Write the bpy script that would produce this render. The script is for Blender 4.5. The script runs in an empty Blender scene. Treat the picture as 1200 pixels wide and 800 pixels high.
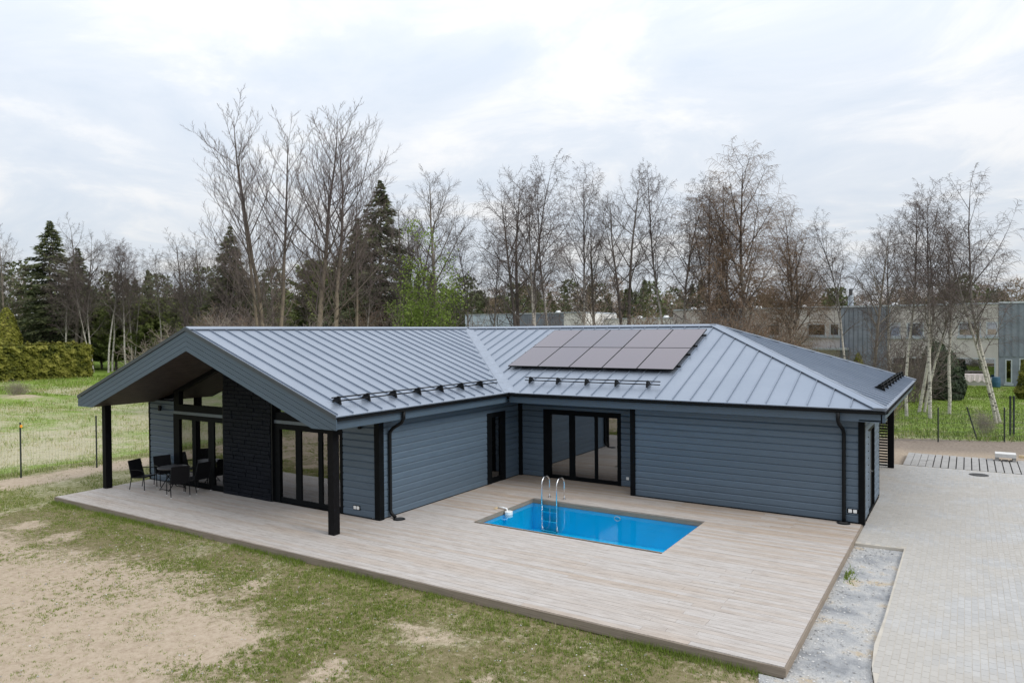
import bpy, bmesh, math, random
import numpy as np
from mathutils import Vector, Matrix
R = math.radians
scene = bpy.context.scene
col = scene.collection

# ------------------------------------------------------------------ camera
YAW, PITCH, ROLL = 0.567, 0.0142, -0.0079
CAM = Vector((13.24, -21.25, 5.0))
_r0 = Vector((math.cos(YAW), math.sin(YAW), 0)); _fh = Vector((-math.sin(YAW), math.cos(YAW), 0))
_f = _fh*math.cos(PITCH) - Vector((0, 0, math.sin(PITCH)))
_u0 = _fh*math.sin(PITCH) + Vector((0, 0, math.cos(PITCH)))
_r = _r0*math.cos(ROLL) + _u0*math.sin(ROLL)
_u = _u0*math.cos(ROLL) - _r0*math.sin(ROLL)
cam = bpy.data.cameras.new('camera'); cam.sensor_width = 36; cam.lens = 839.35/1200*36
cam.clip_start = 0.1; cam.clip_end = 6000
camo = bpy.data.objects.new('camera', cam); col.objects.link(camo)
camo.matrix_world = Matrix(((_r.x, _u.x, -_f.x, CAM.x), (_r.y, _u.y, -_f.y, CAM.y), (_r.z, _u.z, -_f.z, CAM.z), (0, 0, 0, 1)))
scene.camera = camo

# ------------------------------------------------------------------ sky, sun, exposure
SUN_EL, SUN_AZ = 38, 90          # azimuth measured clockwise from +Y
w = bpy.data.worlds.new('World'); scene.world = w; w.use_nodes = True
nt = w.node_tree; nt.nodes.clear()
def N(nt, t, **kw):
    n = nt.nodes.new(t)
    for k, v in kw.items(): setattr(n, k, v)
    return n
sky = N(nt, 'ShaderNodeTexSky', sky_type='NISHITA', sun_disc=False)
sky.sun_elevation = R(SUN_EL); sky.sun_rotation = R(SUN_AZ); sky.air_density = 1.2; sky.dust_density = 2.0
tc = N(nt, 'ShaderNodeTexCoord'); sep = N(nt, 'ShaderNodeSeparateXYZ')
nt.links.new(tc.outputs['Generated'], sep.inputs[0])
zz = N(nt, 'ShaderNodeMath', operation='MAXIMUM'); zz.inputs[1].default_value = 0.0
nt.links.new(sep.outputs[2], zz.inputs[0])
za = N(nt, 'ShaderNodeMath', operation='ADD'); za.inputs[1].default_value = 0.16
nt.links.new(zz.outputs[0], za.inputs[0])
dv = N(nt, 'ShaderNodeVectorMath', operation='DIVIDE'); cmb = N(nt, 'ShaderNodeCombineXYZ')
for i in range(3): nt.links.new(za.outputs[0], cmb.inputs[i])
nt.links.new(tc.outputs['Generated'], dv.inputs[0]); nt.links.new(cmb.outputs[0], dv.inputs[1])
mpw = N(nt, 'ShaderNodeMapping'); mpw.inputs['Scale'].default_value = (1, 1, 0); mpw.inputs['Rotation'].default_value = (0, 0, 0.5)
nt.links.new(dv.outputs[0], mpw.inputs[0])
def wnoise(scale, detail, rough, dist=0.0):
    n = N(nt, 'ShaderNodeTexNoise'); n.inputs['Scale'].default_value = scale; n.inputs['Detail'].default_value = detail
    n.inputs['Roughness'].default_value = rough; n.inputs['Distortion'].default_value = dist
    nt.links.new(mpw.outputs[0], n.inputs['Vector']); return n
n1 = wnoise(1.5, 10, 0.6, 0.5)
r1 = N(nt, 'ShaderNodeValToRGB'); e = r1.color_ramp.elements
e[0].position = 0.36; e[0].color = (0.74, 0.81, 0.91, 1); e[1].position = 0.62; e[1].color = (0.98, 0.985, 1.0, 1)
x = e.new(0.5); x.color = (0.82, 0.87, 0.945, 1)
nt.links.new(n1.outputs[0], r1.inputs[0])
mul = N(nt, 'ShaderNodeVectorMath', operation='SCALE'); nt.links.new(r1.outputs[0], mul.inputs[0])
grad = N(nt, 'ShaderNodeMath', operation='MULTIPLY_ADD'); grad.inputs[1].default_value = 8.6; grad.inputs[2].default_value = 7.2   # overcast sky: brighter towards the zenith
nt.links.new(zz.outputs[0], grad.inputs[0]); nt.links.new(grad.outputs[0], mul.inputs['Scale'])
mx = N(nt, 'ShaderNodeMix', data_type='RGBA'); mx.clamp_factor = True; mx.inputs[0].default_value = 0.9
nt.links.new(sky.outputs[0], mx.inputs[6]); nt.links.new(mul.outputs[0], mx.inputs[7])
bg = N(nt, 'ShaderNodeBackground'); bg.inputs[1].default_value = 0.1
nt.links.new(mx.outputs[2], bg.inputs[0])
wo = N(nt, 'ShaderNodeOutputWorld'); nt.links.new(bg.outputs[0], wo.inputs[0])

sl = bpy.data.lights.new('sun', 'SUN'); sl.energy = 1.5; sl.angle = R(22); sl.color = (1, 0.96, 0.9)
so = bpy.data.objects.new('sun', sl); col.objects.link(so)
sd = Vector((math.sin(R(SUN_AZ))*math.cos(R(SUN_EL)), math.cos(R(SUN_AZ))*math.cos(R(SUN_EL)), math.sin(R(SUN_EL))))
so.rotation_euler = (-sd).to_track_quat('-Z', 'Y').to_euler(); so.location = (0, 0, 60)
scene.view_settings.view_transform = 'Standard'; scene.view_settings.look = 'None'
scene.view_settings.exposure = 0.2; scene.view_settings.gamma = 1; scene.view_settings.use_curve_mapping = False
scene.render.engine = 'CYCLES'
scene.cycles.max_bounces = 6; scene.cycles.transparent_max_bounces = 8; scene.cycles.caustics_reflective = False; scene.cycles.caustics_refractive = False

# ------------------------------------------------------------------ materials
MATS = {}
def new_mat(name):
    m = bpy.data.materials.new(name); m.use_nodes = True; m.node_tree.nodes.clear(); MATS[name] = m
    nt = m.node_tree; o = N(nt, 'ShaderNodeOutputMaterial'); b = N(nt, 'ShaderNodeBsdfPrincipled')
    nt.links.new(b.outputs[0], o.inputs[0]); return m, nt, b, o
def coords(nt, scale=(1, 1, 1), kind='Object', rot=(0, 0, 0)):
    t = N(nt, 'ShaderNodeTexCoord'); mp = N(nt, 'ShaderNodeMapping'); mp.inputs['Scale'].default_value = scale; mp.inputs['Rotation'].default_value = rot
    if kind == 'World':
        g = N(nt, 'ShaderNodeNewGeometry'); nt.links.new(g.outputs['Position'], mp.inputs[0])
    else: nt.links.new(t.outputs[kind], mp.inputs[0])
    return mp.outputs[0]
def noise(nt, vec, scale, detail=4, rough=0.55, dist=0.0):
    n = N(nt, 'ShaderNodeTexNoise'); n.inputs['Scale'].default_value = scale; n.inputs['Detail'].default_value = detail
    n.inputs['Roughness'].default_value = rough; n.inputs['Distortion'].default_value = dist
    nt.links.new(vec, n.inputs['Vector']); return n.outputs[0]
def ramp(nt, fac, stops):
    r = N(nt, 'ShaderNodeValToRGB'); el = r.color_ramp.elements
    while len(el) < len(stops): el.new(0.5)
    for e_, (p, c) in zip(el, stops):
        e_.position = p; e_.color = (*c, 1) if len(c) == 3 else c
    nt.links.new(fac, r.inputs[0]); return r.outputs[0]
def mixc(nt, fac, a, b, mode='MIX'):
    m = N(nt, 'ShaderNodeMix', data_type='RGBA', blend_type=mode)
    for s, v in ((0, fac), (6, a), (7, b)):
        if isinstance(v, (int, float)): m.inputs[s].default_value = v
        elif isinstance(v, tuple): m.inputs[s].default_value = (*v, 1)
        else: nt.links.new(v, m.inputs[s])
    return m.outputs[2]
def mathn(nt, op, a, b=None):
    m = N(nt, 'ShaderNodeMath', operation=op)
    for i, v in enumerate((a, b)):
        if v is None: continue
        if isinstance(v, (int, float)): m.inputs[i].default_value = v
        else: nt.links.new(v, m.inputs[i])
    return m.outputs[0]
def bump(nt, b, h, strength=0.3, dist=0.01):
    n = N(nt, 'ShaderNodeBump'); n.inputs['Strength'].default_value = strength; n.inputs['Distance'].default_value = dist
    nt.links.new(h, n.inputs['Height']); nt.links.new(n.outputs[0], b.inputs['Normal'])
def objrand(nt): return N(nt, 'ShaderNodeObjectInfo').outputs['Random']
def setc(nt, b, c):
    if isinstance(c, tuple): b.inputs['Base Color'].default_value = (*c, 1)
    else: nt.links.new(c, b.inputs['Base Color'])

def simple(name, c, rough=0.6, metal=0.0, var=0.12, scale=6, bmp=0.0, spec=0.5, kind='World'):
    m, nt, b, o = new_mat(name)
    v = coords(nt, kind=kind)
    n = noise(nt, v, scale, 5)
    lo = tuple(max(0, q*(1-var)) for q in c); hi = tuple(q*(1+var) for q in c)
    setc(nt, b, ramp(nt, n, [(0.3, lo), (0.7, hi)]))
    b.inputs['Roughness'].default_value = rough; b.inputs['Metallic'].default_value = metal; b.inputs['Specular IOR Level'].default_value = spec
    if bmp: bump(nt, b, noise(nt, v, scale*6, 4), bmp, 0.01)
    return m

def siding_mat(name, c):
    m, nt, b, o = new_mat(name)
    v = coords(nt, (1, 1, 6), 'World')
    n = noise(nt, v, 3, 6, 0.6); n2 = noise(nt, coords(nt, (1, 1, 1), 'World'), 0.9, 3)
    base = ramp(nt, n, [(0.3, tuple(q*0.88 for q in c)), (0.7, tuple(q*1.1 for q in c))])
    base = mixc(nt, mathn(nt, 'MULTIPLY', objrand(nt), 0.8), base, tuple(q*0.76 for q in c))
    base = mixc(nt, mathn(nt, 'MULTIPLY', n2, 0.25), base, tuple(q*1.25+0.01 for q in c))
    setc(nt, b, base); b.inputs['Roughness'].default_value = 0.5
    bump(nt, b, noise(nt, coords(nt, (2, 2, 40), 'World'), 6, 4), 0.25, 0.004)
siding_mat('siding', (0.080, 0.118, 0.160))
siding_mat('bargeboard', (0.063, 0.097, 0.134))

m, nt, b, o = new_mat('roof_metal')
v = coords(nt, (1, 1, 1), 'World'); n = noise(nt, v, 0.7, 5); n2 = noise(nt, v, 9, 5)
c = ramp(nt, n, [(0.3, (0.275, 0.32, 0.39)), (0.7, (0.32, 0.365, 0.435))])
c = mixc(nt, mathn(nt, 'MULTIPLY', objrand(nt), 0.35), c, (0.27, 0.315, 0.38))
setc(nt, b, c); b.inputs['Metallic'].default_value = 0.6
nt.links.new(ramp(nt, n2, [(0.2, (0.36,)*3), (0.8, (0.46,)*3)]), b.inputs['Roughness'])
bump(nt, b, noise(nt, v, 1.6, 2), 0.10, 0.03)
simple('roof_trim', (0.055, 0.066, 0.08), 0.45, 0.3)
simple('valley_metal', (0.31, 0.355, 0.425), 0.42, 0.6)
simple('black_metal', (0.007, 0.008, 0.009), 0.4, 0.0, 0.2, spec=0.15)
simple('black_frame', (0.005, 0.006, 0.007), 0.5, 0.0, 0.2, spec=0.06)
simple('black_post', (0.006, 0.006, 0.007), 0.55, 0.0, 0.3, 12, spec=0.08)
simple('grey_sill', (0.10, 0.125, 0.15), 0.4, 0.2)
simple('plaster_white', (0.72, 0.71, 0.68), 0.8, 0, 0.04)
simple('curtain_reveal_white', (0.78, 0.79, 0.77), 0.9, 0, 0.03)
simple('white_plastic', (0.80, 0.81, 0.80), 0.35, 0, 0.03)
simple('soffit_wood', (0.040, 0.030, 0.026), 0.6, 0, 0.35, 4)
simple('interior_floor', (0.20, 0.13, 0.08), 0.4, 0, 0.25, 3)
simple('dark_under', (0.03, 0.027, 0.023), 0.9)
simple('steel', (0.72, 0.73, 0.74), 0.16, 1.0, 0.05)
simple('wicker_black', (0.006, 0.006, 0.008), 0.6, 0, 0.4, 60, spec=0.25)
simple('table_slate', (0.07, 0.066, 0.068), 0.35, 0, 0.2, 20)
simple('orange_plastic', (0.8, 0.33, 0.02), 0.5)
simple('fence_post', (0.012, 0.02, 0.018), 0.5)
simple('wire', (0.12, 0.13, 0.13), 0.5, 0.4)
simple('concrete', (0.34, 0.33, 0.315), 0.85, 0, 0.14, 5, 0.2)
simple('concrete_block', (0.60, 0.59, 0.57), 0.85, 0, 0.1, 6, 0.2)
simple('timber_pale', (0.55, 0.43, 0.25), 0.7, 0, 0.15, 6)
simple('cast_iron', (0.05, 0.05, 0.05), 0.6, 0.3)
simple('plaster_grey', (0.50, 0.47, 0.45), 0.9, 0, 0.14, 0.7, 0.15)
simple('clad_blue', (0.195, 0.22, 0.26), 0.7, 0, 0.2, 1.2)
simple('clad_pale', (0.56, 0.65, 0.74), 0.6, 0, 0.1, 1)
simple('roof_edge', (0.50, 0.54, 0.58), 0.4, 0.4)
simple('galvanised', (0.45, 0.50, 0.55), 0.4, 0.6)
simple('laundry', (0.72, 0.62, 0.62), 0.9, 0, 0.15, 9)
simple('barrel_blue', (0.03, 0.10, 0.17), 0.5)
simple('litter_white', (0.78, 0.78, 0.76), 0.6)

# slate cladding
m, nt, b, o = new_mat('slate')
v = coords(nt, (1, 1, 1), 'World')
c = ramp(nt, noise(nt, v, 14, 6, 0.7), [(0.3, (0.003, 0.004, 0.007)), (0.7, (0.014, 0.017, 0.024))])
setc(nt, b, mixc(nt, objrand(nt), c, (0.006, 0.008, 0.012))); b.inputs['Roughness'].default_value = 0.5; b.inputs['Specular IOR Level'].default_value = 0.08
bump(nt, b, noise(nt, v, 25, 6, 0.7), 0.9, 0.03)

# deck boards: weathered grey, browner where sheltered by the house corner
m, nt, b, o = new_mat('deck_wood')
v = coords(nt, (1.2, 30, 8), 'World')
g = noise(nt, v, 2.2, 8, 0.62); big = noise(nt, coords(nt, (0.5, 1.0, 1), 'World'), 0.8, 4)
grey = ramp(nt, g, [(0.25, (0.33, 0.295, 0.265)), (0.55, (0.48, 0.445, 0.415)), (0.8, (0.59, 0.56, 0.535))])
brown = ramp(nt, g, [(0.25, (0.28, 0.205, 0.148)), (0.6, (0.44, 0.35, 0.27)), (0.85, (0.53, 0.45, 0.375))])
geo = N(nt, 'ShaderNodeNewGeometry'); sp = N(nt, 'ShaderNodeSeparateXYZ'); nt.links.new(geo.outputs['Position'], sp.inputs[0])
yf = N(nt, 'ShaderNodeMapRange'); yf.inputs[1].default_value = -6.0; yf.inputs[2].default_value = 0.0; nt.links.new(sp.outputs[1], yf.inputs[0])
f1 = mathn(nt, 'ADD', mathn(nt, 'MULTIPLY', yf.outputs[0], 0.75), mathn(nt, 'MULTIPLY', mathn(nt, 'SUBTRACT', objrand(nt), 0.42), 0.95))
f1 = mathn(nt, 'ADD', f1, mathn(nt, 'MULTIPLY', mathn(nt, 'SUBTRACT', big, 0.5), 1.1))
cl = N(nt, 'ShaderNodeClamp'); nt.links.new(f1, cl.inputs[0])
c = mixc(nt, cl.outputs[0], grey, brown)
stain = ramp(nt, noise(nt, coords(nt, (0.9, 5, 1), 'World'), 1.9, 8, 0.75), [(0.48, (0, 0, 0)), (0.68, (0.75, 0.75, 0.75))])
c = mixc(nt, stain, c, (0.29, 0.245, 0.21))
setc(nt, b, c); b.inputs['Roughness'].default_value = 0.75
bump(nt, b, noise(nt, coords(nt, (1, 60, 1), 'World'), 4, 4), 0.35, 0.004)
m, nt, b, o = new_mat('deck_fascia')
g = noise(nt, coords(nt, (1, 1, 30), 'World'), 2.2, 7, 0.6)
setc(nt, b, ramp(nt, g, [(0.25, (0.17, 0.135, 0.10)), (0.75, (0.30, 0.25, 0.20))])); b.inputs['Roughness'].default_value = 0.8

# pavers
m, nt, b, o = new_mat('paver')
v = coords(nt, (1, 1, 1), 'World')
at = N(nt, 'ShaderNodeAttribute'); at.attribute_name = 'tone'
rnd = mathn(nt, 'FRACT', mathn(nt, 'ADD', at.outputs['Fac'], objrand(nt)))
c = ramp(nt, rnd, [(0.0, (0.40, 0.393, 0.38)), (0.5, (0.43, 0.423, 0.41)), (1.0, (0.465, 0.457, 0.443))])
c = mixc(nt, mathn(nt, 'MULTIPLY', noise(nt, v, 40, 3), 0.3), c, (0.28, 0.275, 0.265))
sandy = ramp(nt, noise(nt, v, 0.45, 6, 0.6, 0.4), [(0.44, (0, 0, 0)), (0.56, (1, 1, 1))])
c = mixc(nt, mathn(nt, 'MULTIPLY', sandy, 0.4), c, (0.42, 0.375, 0.31))
pale = ramp(nt, noise(nt, v, 1.3, 6, 0.65), [(0.55, (0, 0, 0)), (0.7, (1, 1, 1))])
c = mixc(nt, mathn(nt, 'MULTIPLY', pale, 0.4), c, (0.50, 0.495, 0.48))
setc(nt, b, c); b.inputs['Roughness'].default_value = 0.85
bump(nt, b, noise(nt, v, 60, 4), 0.3, 0.004)
m, nt, b, o = new_mat('joint_sand')
c = ramp(nt, noise(nt, coords(nt, kind='World'), 3, 6), [(0.3, (0.42, 0.385, 0.33)), (0.7, (0.52, 0.48, 0.415))]); setc(nt, b, c); b.inputs['Roughness'].default_value = 0.95
m, nt, b, o = new_mat('gravel')
v = coords(nt, kind='World')
c = ramp(nt, noise(nt, v, 1.1, 7, 0.65), [(0.36, (0.20, 0.21, 0.225)), (0.46, (0.36, 0.365, 0.37)), (0.56, (0.50, 0.49, 0.47)), (0.64, (0.50, 0.40, 0.27))])
c = mixc(nt, ramp(nt, noise(nt, v, 45, 4, 0.7), [(0.45, (0, 0, 0)), (0.65, (0.7,)*3)]), c, (0.25, 0.25, 0.25))
setc(nt, b, c); b.inputs['Roughness'].default_value = 0.95; bump(nt, b, noise(nt, v, 30, 6, 0.7), 0.8, 0.03)
m, nt, b, o = new_mat('stones')
at = N(nt, 'ShaderNodeAttribute'); at.attribute_name = 'tone'
setc(nt, b, ramp(nt, at.outputs['Fac'], [(0, (0.22, 0.22, 0.22)), (0.6, (0.45, 0.44, 0.42)), (1, (0.65, 0.64, 0.62))])); b.inputs['Roughness'].default_value = 0.9

# ground: cover attribute R green, G straw, B bare soil
m, nt, b, o = new_mat('ground')
v = coords(nt, kind='World')
at = N(nt, 'ShaderNodeAttribute'); at.attribute_name = 'cover'; sp = N(nt, 'ShaderNodeSeparateColor'); nt.links.new(at.outputs['Color'], sp.inputs[0])
f = noise(nt, v, 9, 10, 0.78); f2 = noise(nt, v, 1.3, 6, 0.6)
green = ramp(nt, f, [(0.25, (0.11, 0.092, 0.045)), (0.48, (0.18, 0.155, 0.075)), (0.6, (0.25, 0.205, 0.12)), (0.8, (0.36, 0.29, 0.20))])
lush = ramp(nt, f, [(0.25, (0.10, 0.16, 0.022)), (0.55, (0.185, 0.275, 0.04)), (0.8, (0.28, 0.36, 0.07))])
green = mixc(nt, sp.outputs[0], green, lush)
straw = ramp(nt, f, [(0.25, (0.25, 0.23, 0.13)), (0.55, (0.44, 0.405, 0.275)), (0.8, (0.58, 0.54, 0.41))])
soil = ramp(nt, f, [(0.25, (0.25, 0.185, 0.125)), (0.5, (0.43, 0.345, 0.255)), (0.8, (0.55, 0.46, 0.36))])
earth = ramp(nt, f, [(0.25, (0.11, 0.085, 0.068)), (0.55, (0.22, 0.185, 0.155)), (0.8, (0.33, 0.285, 0.235))])
soil = mixc(nt, at.outputs['Alpha'], earth, soil)
def soft(ch, k):
    q = mathn(nt, 'ADD', sp.outputs[ch], mathn(nt, 'MULTIPLY', mathn(nt, 'SUBTRACT', f, 0.5), k))
    q = mathn(nt, 'ADD', q, mathn(nt, 'MULTIPLY', mathn(nt, 'SUBTRACT', f2, 0.5), k*0.6))
    mr = N(nt, 'ShaderNodeMapRange'); mr.inputs[1].default_value = 0.25; mr.inputs[2].default_value = 0.75; nt.links.new(q, mr.inputs[0]); return mr.outputs[0]
c = mixc(nt, soft(1, 1.6), green, straw); c = mixc(nt, soft(2, 1.5), c, soil)
setc(nt, b, c); b.inputs['Roughness'].default_value = 0.95; b.inputs['Specular IOR Level'].default_value = 0.2
bump(nt, b, noise(nt, v, 22, 9, 0.75), 0.6, 0.04)

def leaf_mat(name, stops, trans=0.25, rough=0.7):
    m, nt, b, o = new_mat(name)
    at = N(nt, 'ShaderNodeAttribute'); at.attribute_name = 'tone'
    c = ramp(nt, at.outputs['Fac'], stops); setc(nt, b, c); b.inputs['Roughness'].default_value = rough; b.inputs['Specular IOR Level'].default_value = 0.25
    if trans:
        t = N(nt, 'ShaderNodeBsdfTranslucent'); nt.links.new(c, t.inputs[0]); mm = N(nt, 'ShaderNodeMixShader'); mm.inputs[0].default_value = trans
        nt.links.new(b.outputs[0], mm.inputs[1]); nt.links.new(t.outputs[0], mm.inputs[2]); nt.links.new(mm.outputs[0], o.inputs[0])
leaf_mat('grass_blade', [(0, (0.10, 0.15, 0.02)), (0.45, (0.215, 0.29, 0.05)), (0.6, (0.28, 0.305, 0.085)), (0.75, (0.42, 0.38, 0.20)), (1, (0.58, 0.53, 0.34))])
leaf_mat('spruce_needles', [(0, (0.035, 0.052, 0.026)), (0.6, (0.085, 0.105, 0.048)), (1, (0.155, 0.165, 0.075))], 0.1)
leaf_mat('pine_needles', [(0, (0.07, 0.10, 0.03)), (0.6, (0.15, 0.19, 0.055)), (1, (0.24, 0.265, 0.09))], 0.1)
leaf_mat('hedge_leaves', [(0, (0.045, 0.06, 0.01)), (0.5, (0.165, 0.17, 0.022)), (1, (0.33, 0.31, 0.07))], 0.2)
leaf_mat('spring_leaves', [(0, (0.10, 0.16, 0.03)), (0.6, (0.20, 0.28, 0.06)), (1, (0.33, 0.40, 0.12))], 0.4)
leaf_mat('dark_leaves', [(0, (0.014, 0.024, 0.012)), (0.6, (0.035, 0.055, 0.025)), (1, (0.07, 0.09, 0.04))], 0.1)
leaf_mat('forest_mix', [(0, (0.055, 0.075, 0.03)), (0.45, (0.115, 0.135, 0.055)), (0.55, (0.165, 0.125, 0.092)), (1, (0.26, 0.195, 0.15))], 0.05)
simple('bark_grey', (0.175, 0.150, 0.125), 0.9, 0, 0.35, 3, 0.4)
simple('bark_dark', (0.10, 0.084, 0.074), 0.9, 0, 0.35, 3, 0.4)
simple('bark_pale', (0.27, 0.235, 0.18), 0.9, 0, 0.35, 3, 0.4)
simple('twig_purple', (0.125, 0.097, 0.09), 0.9, 0, 0.25, 0.6)
simple('twig_dark', (0.10, 0.08, 0.073), 0.9, 0, 0.25, 0.6)
simple('twig_brown', (0.20, 0.135, 0.09), 0.9, 0, 0.25, 0.6)
simple('twig_pale', (0.26, 0.22, 0.18), 0.9, 0, 0.25, 0.6)
m, nt, b, o = new_mat('poplar_bark')
at = N(nt, 'ShaderNodeAttribute'); at.attribute_name = 'tone'
c = ramp(nt, noise(nt, coords(nt, (2, 2, 0.8), 'Object'), 2, 6, 0.7), [(0.3, (0.13, 0.105, 0.075)), (0.7, (0.27, 0.225, 0.16))])
setc(nt, b, mixc(nt, at.outputs['Fac'], c, (0.09, 0.074, 0.07))); b.inputs['Roughness'].default_value = 0.9
# birch bark: white with dark marks, darker and thinner-barked limbs above
m, nt, b, o = new_mat('birch_bark')
v = coords(nt, (3, 3, 7), 'Object')
mk = ramp(nt, noise(nt, v, 1.2, 6, 0.7), [(0.52, (0, 0, 0)), (0.6, (1, 1, 1))])
at = N(nt, 'ShaderNodeAttribute'); at.attribute_name = 'tone'
c = mixc(nt, mk, (0.50, 0.47, 0.42), (0.06, 0.052, 0.048))
setc(nt, b, mixc(nt, at.outputs['Fac'], c, (0.062, 0.048, 0.045))); b.inputs['Roughness'].default_value = 0.8

# glass: reflects by Fresnel, otherwise lets you look in
def glass_mat(name, tint, ior):
    m, nt, b, o = new_mat(name); nt.nodes.remove(b)
    t = N(nt, 'ShaderNodeBsdfTransparent'); t.inputs[0].default_value = (*tint, 1)
    gl = N(nt, 'ShaderNodeBsdfGlossy'); gl.inputs['Roughness'].default_value = 0.01; gl.inputs[0].default_value = (0.95, 0.97, 1, 1)
    fr = N(nt, 'ShaderNodeFresnel'); fr.inputs[0].default_value = ior
    mm = N(nt, 'ShaderNodeMixShader'); nt.links.new(fr.outputs[0], mm.inputs[0]); nt.links.new(t.outputs[0], mm.inputs[1]); nt.links.new(gl.outputs[0], mm.inputs[2])
    nt.links.new(mm.outputs[0], o.inputs[0]); return nt, gl, fr
glass_mat('window_glass', (0.70, 0.74, 0.72), 3.2)
nt, gl, fr = glass_mat('pool_water', (0.97, 0.995, 1.0), 1.28)
bn = N(nt, 'ShaderNodeBump'); bn.inputs['Strength'].default_value = 0.12; bn.inputs['Distance'].default_value = 0.02
nt.links.new(noise(nt, coords(nt, kind='World'), 5, 3), bn.inputs['Height'])
nt.links.new(bn.outputs[0], gl.inputs['Normal']); nt.links.new(bn.outputs[0], fr.inputs['Normal'])
simple('pool_liner', (0.004, 0.66, 1.0), 0.45, 0, 0.03, 1.5)
# solar glass
m, nt, b, o = new_mat('solar_glass')
v = coords(nt, kind='World')
setc(nt, b, mixc(nt, objrand(nt), (0.115, 0.108, 0.140), (0.14, 0.122, 0.148))); b.inputs['Roughness'].default_value = 0.16; b.inputs['IOR'].default_value = 1.5

# ------------------------------------------------------------------ helpers
def link(o, parent=None):
    col.objects.link(o)
    if parent is not None: o.parent = parent
    return o
def empty(name, loc=(0, 0, 0), parent=None):
    o = bpy.data.objects.new(name, None); o.location = loc; o.empty_display_size = 0.3
    return link(o, parent)
def tag(o, label=None, cat=None, group=None, kind=None):
    if label: o['label'] = label
    if cat: o['category'] = cat
    if group: o['group'] = group
    if kind: o['kind'] = kind
    return o
def inst(name, mesh, parent=None, loc=(0, 0, 0), rz=0.0, sc=None):
    o = bpy.data.objects.new(name, mesh); o.location = loc; o.rotation_euler = (0, 0, rz)
    if sc is not None: o.scale = (sc, sc, sc) if isinstance(sc, (int, float)) else sc
    return link(o, parent)
class MB:
    def __init__(s): s.v = []; s.f = []; s.tone = None
    def add(s, vs, fs):
        k = len(s.v); s.v += [tuple(q) for q in vs]; s.f += [tuple(k+i for i in f) for f in fs]; return s
    def box(s, x0, x1, y0, y1, z0, z1):
        return s.add([(x0, y0, z0), (x1, y0, z0), (x1, y1, z0), (x0, y1, z0), (x0, y0, z1), (x1, y0, z1), (x1, y1, z1), (x0, y1, z1)],
                     [(0, 3, 2, 1), (4, 5, 6, 7), (0, 1, 5, 4), (1, 2, 6, 5), (2, 3, 7, 6), (3, 0, 4, 7)])
    def prism(s, bot, top):
        n = len(bot)
        return s.add(list(bot)+list(top), [tuple(range(n-1, -1, -1)), tuple(range(n, 2*n))]+[(i, (i+1) % n, n+(i+1) % n, n+i) for i in range(n)])
    def tube(s, pts, rad, n=8, cap=True):
        pts = [Vector(p) for p in pts]; rad = rad if isinstance(rad, (list, tuple)) else [rad]*len(pts)
        k = len(s.v); ref = None
        for i, p in enumerate(pts):
            a = pts[max(0, i-1)]; c = pts[min(len(pts)-1, i+1)]; d = (c-a).normalized()
            if ref is None: ref = Vector((0, 0, 1)) if abs(d.z) < 0.9 else Vector((1, 0, 0))
            u = d.cross(ref).normalized(); w_ = u.cross(d).normalized(); ref = w_
            for j in range(n):
                t = 2*math.pi*j/n; s.v.append(tuple(p+(u*math.cos(t)+w_*math.sin(t))*rad[i]))
        for i in range(len(pts)-1):
            for j in range(n): s.f.append((k+i*n+j, k+i*n+(j+1) % n, k+(i+1)*n+(j+1) % n, k+(i+1)*n+j))
        if cap:
            s.f.append(tuple(k+j for j in range(n-1, -1, -1))); s.f.append(tuple(k+(len(pts)-1)*n+j for j in range(n)))
        return s
    def mesh(s, name, mat, smooth=False, fix=True):
        me = bpy.data.meshes.new(name); me.from_pydata(s.v, [], s.f)
        if mat: me.materials.append(MATS[mat])
        if fix:
            bm = bmesh.new(); bm.from_mesh(me); bmesh.ops.recalc_face_normals(bm, faces=bm.faces); bm.to_mesh(me); bm.free()
        if smooth:
            for p in me.polygons: p.use_smooth = True
        me.update(); return me
    def obj(s, name, mat, parent=None, smooth=False, loc=(0, 0, 0), fix=True):
        return inst(name, s.mesh(name, mat, smooth, fix), parent, loc)
def np_mesh(name, mat, V, F, tone=None, smooth=False):
    """V (n,3), F (m,k) equal-size polygons, tone per vertex"""
    V = np.asarray(V, np.float32); F = np.asarray(F, np.int32); k = F.shape[1]
    me = bpy.data.meshes.new(name); me.vertices.add(len(V)); me.vertices.foreach_set('co', V.ravel())
    me.loops.add(F.size); me.loops.foreach_set('vertex_index', F.ravel())
    me.polygons.add(len(F)); me.polygons.foreach_set('loop_start', np.arange(0, F.size, k, dtype=np.int32))
    me.polygons.foreach_set('loop_total', np.full(len(F), k, np.int32))
    me.polygons.foreach_set('use_smooth', np.full(len(F), bool(smooth)))
    me.update(calc_edges=True)
    if tone is not None:
        a = me.attributes.new('tone', 'FLOAT', 'POINT'); a.data.foreach_set('value', np.asarray(tone, np.float32))
    me.materials.append(MATS[mat]); me.validate(); return me
def set_tone(me, vals):
    a = me.attributes.new('tone', 'FLOAT', 'POINT'); a.data.foreach_set('value', np.asarray(vals, np.float32))
def vnoise(x, y, seed=0):
    xi = np.floor(x).astype(np.int64); yi = np.floor(y).astype(np.int64); xf = x-xi; yf = y-yi
    def h(a, b):
        n = (a*374761393 + b*668265263 + seed*974711) & 0x7fffffff
        n = ((n ^ (n >> 13))*1274126177) & 0x7fffffff
        return ((n ^ (n >> 16)) & 0xffff)/65535.0
    sx = xf*xf*(3-2*xf); sy = yf*yf*(3-2*yf)
    return (h(xi, yi)*(1-sx)+h(xi+1, yi)*sx)*(1-sy)+(h(xi, yi+1)*(1-sx)+h(xi+1, yi+1)*sx)*sy
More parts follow.
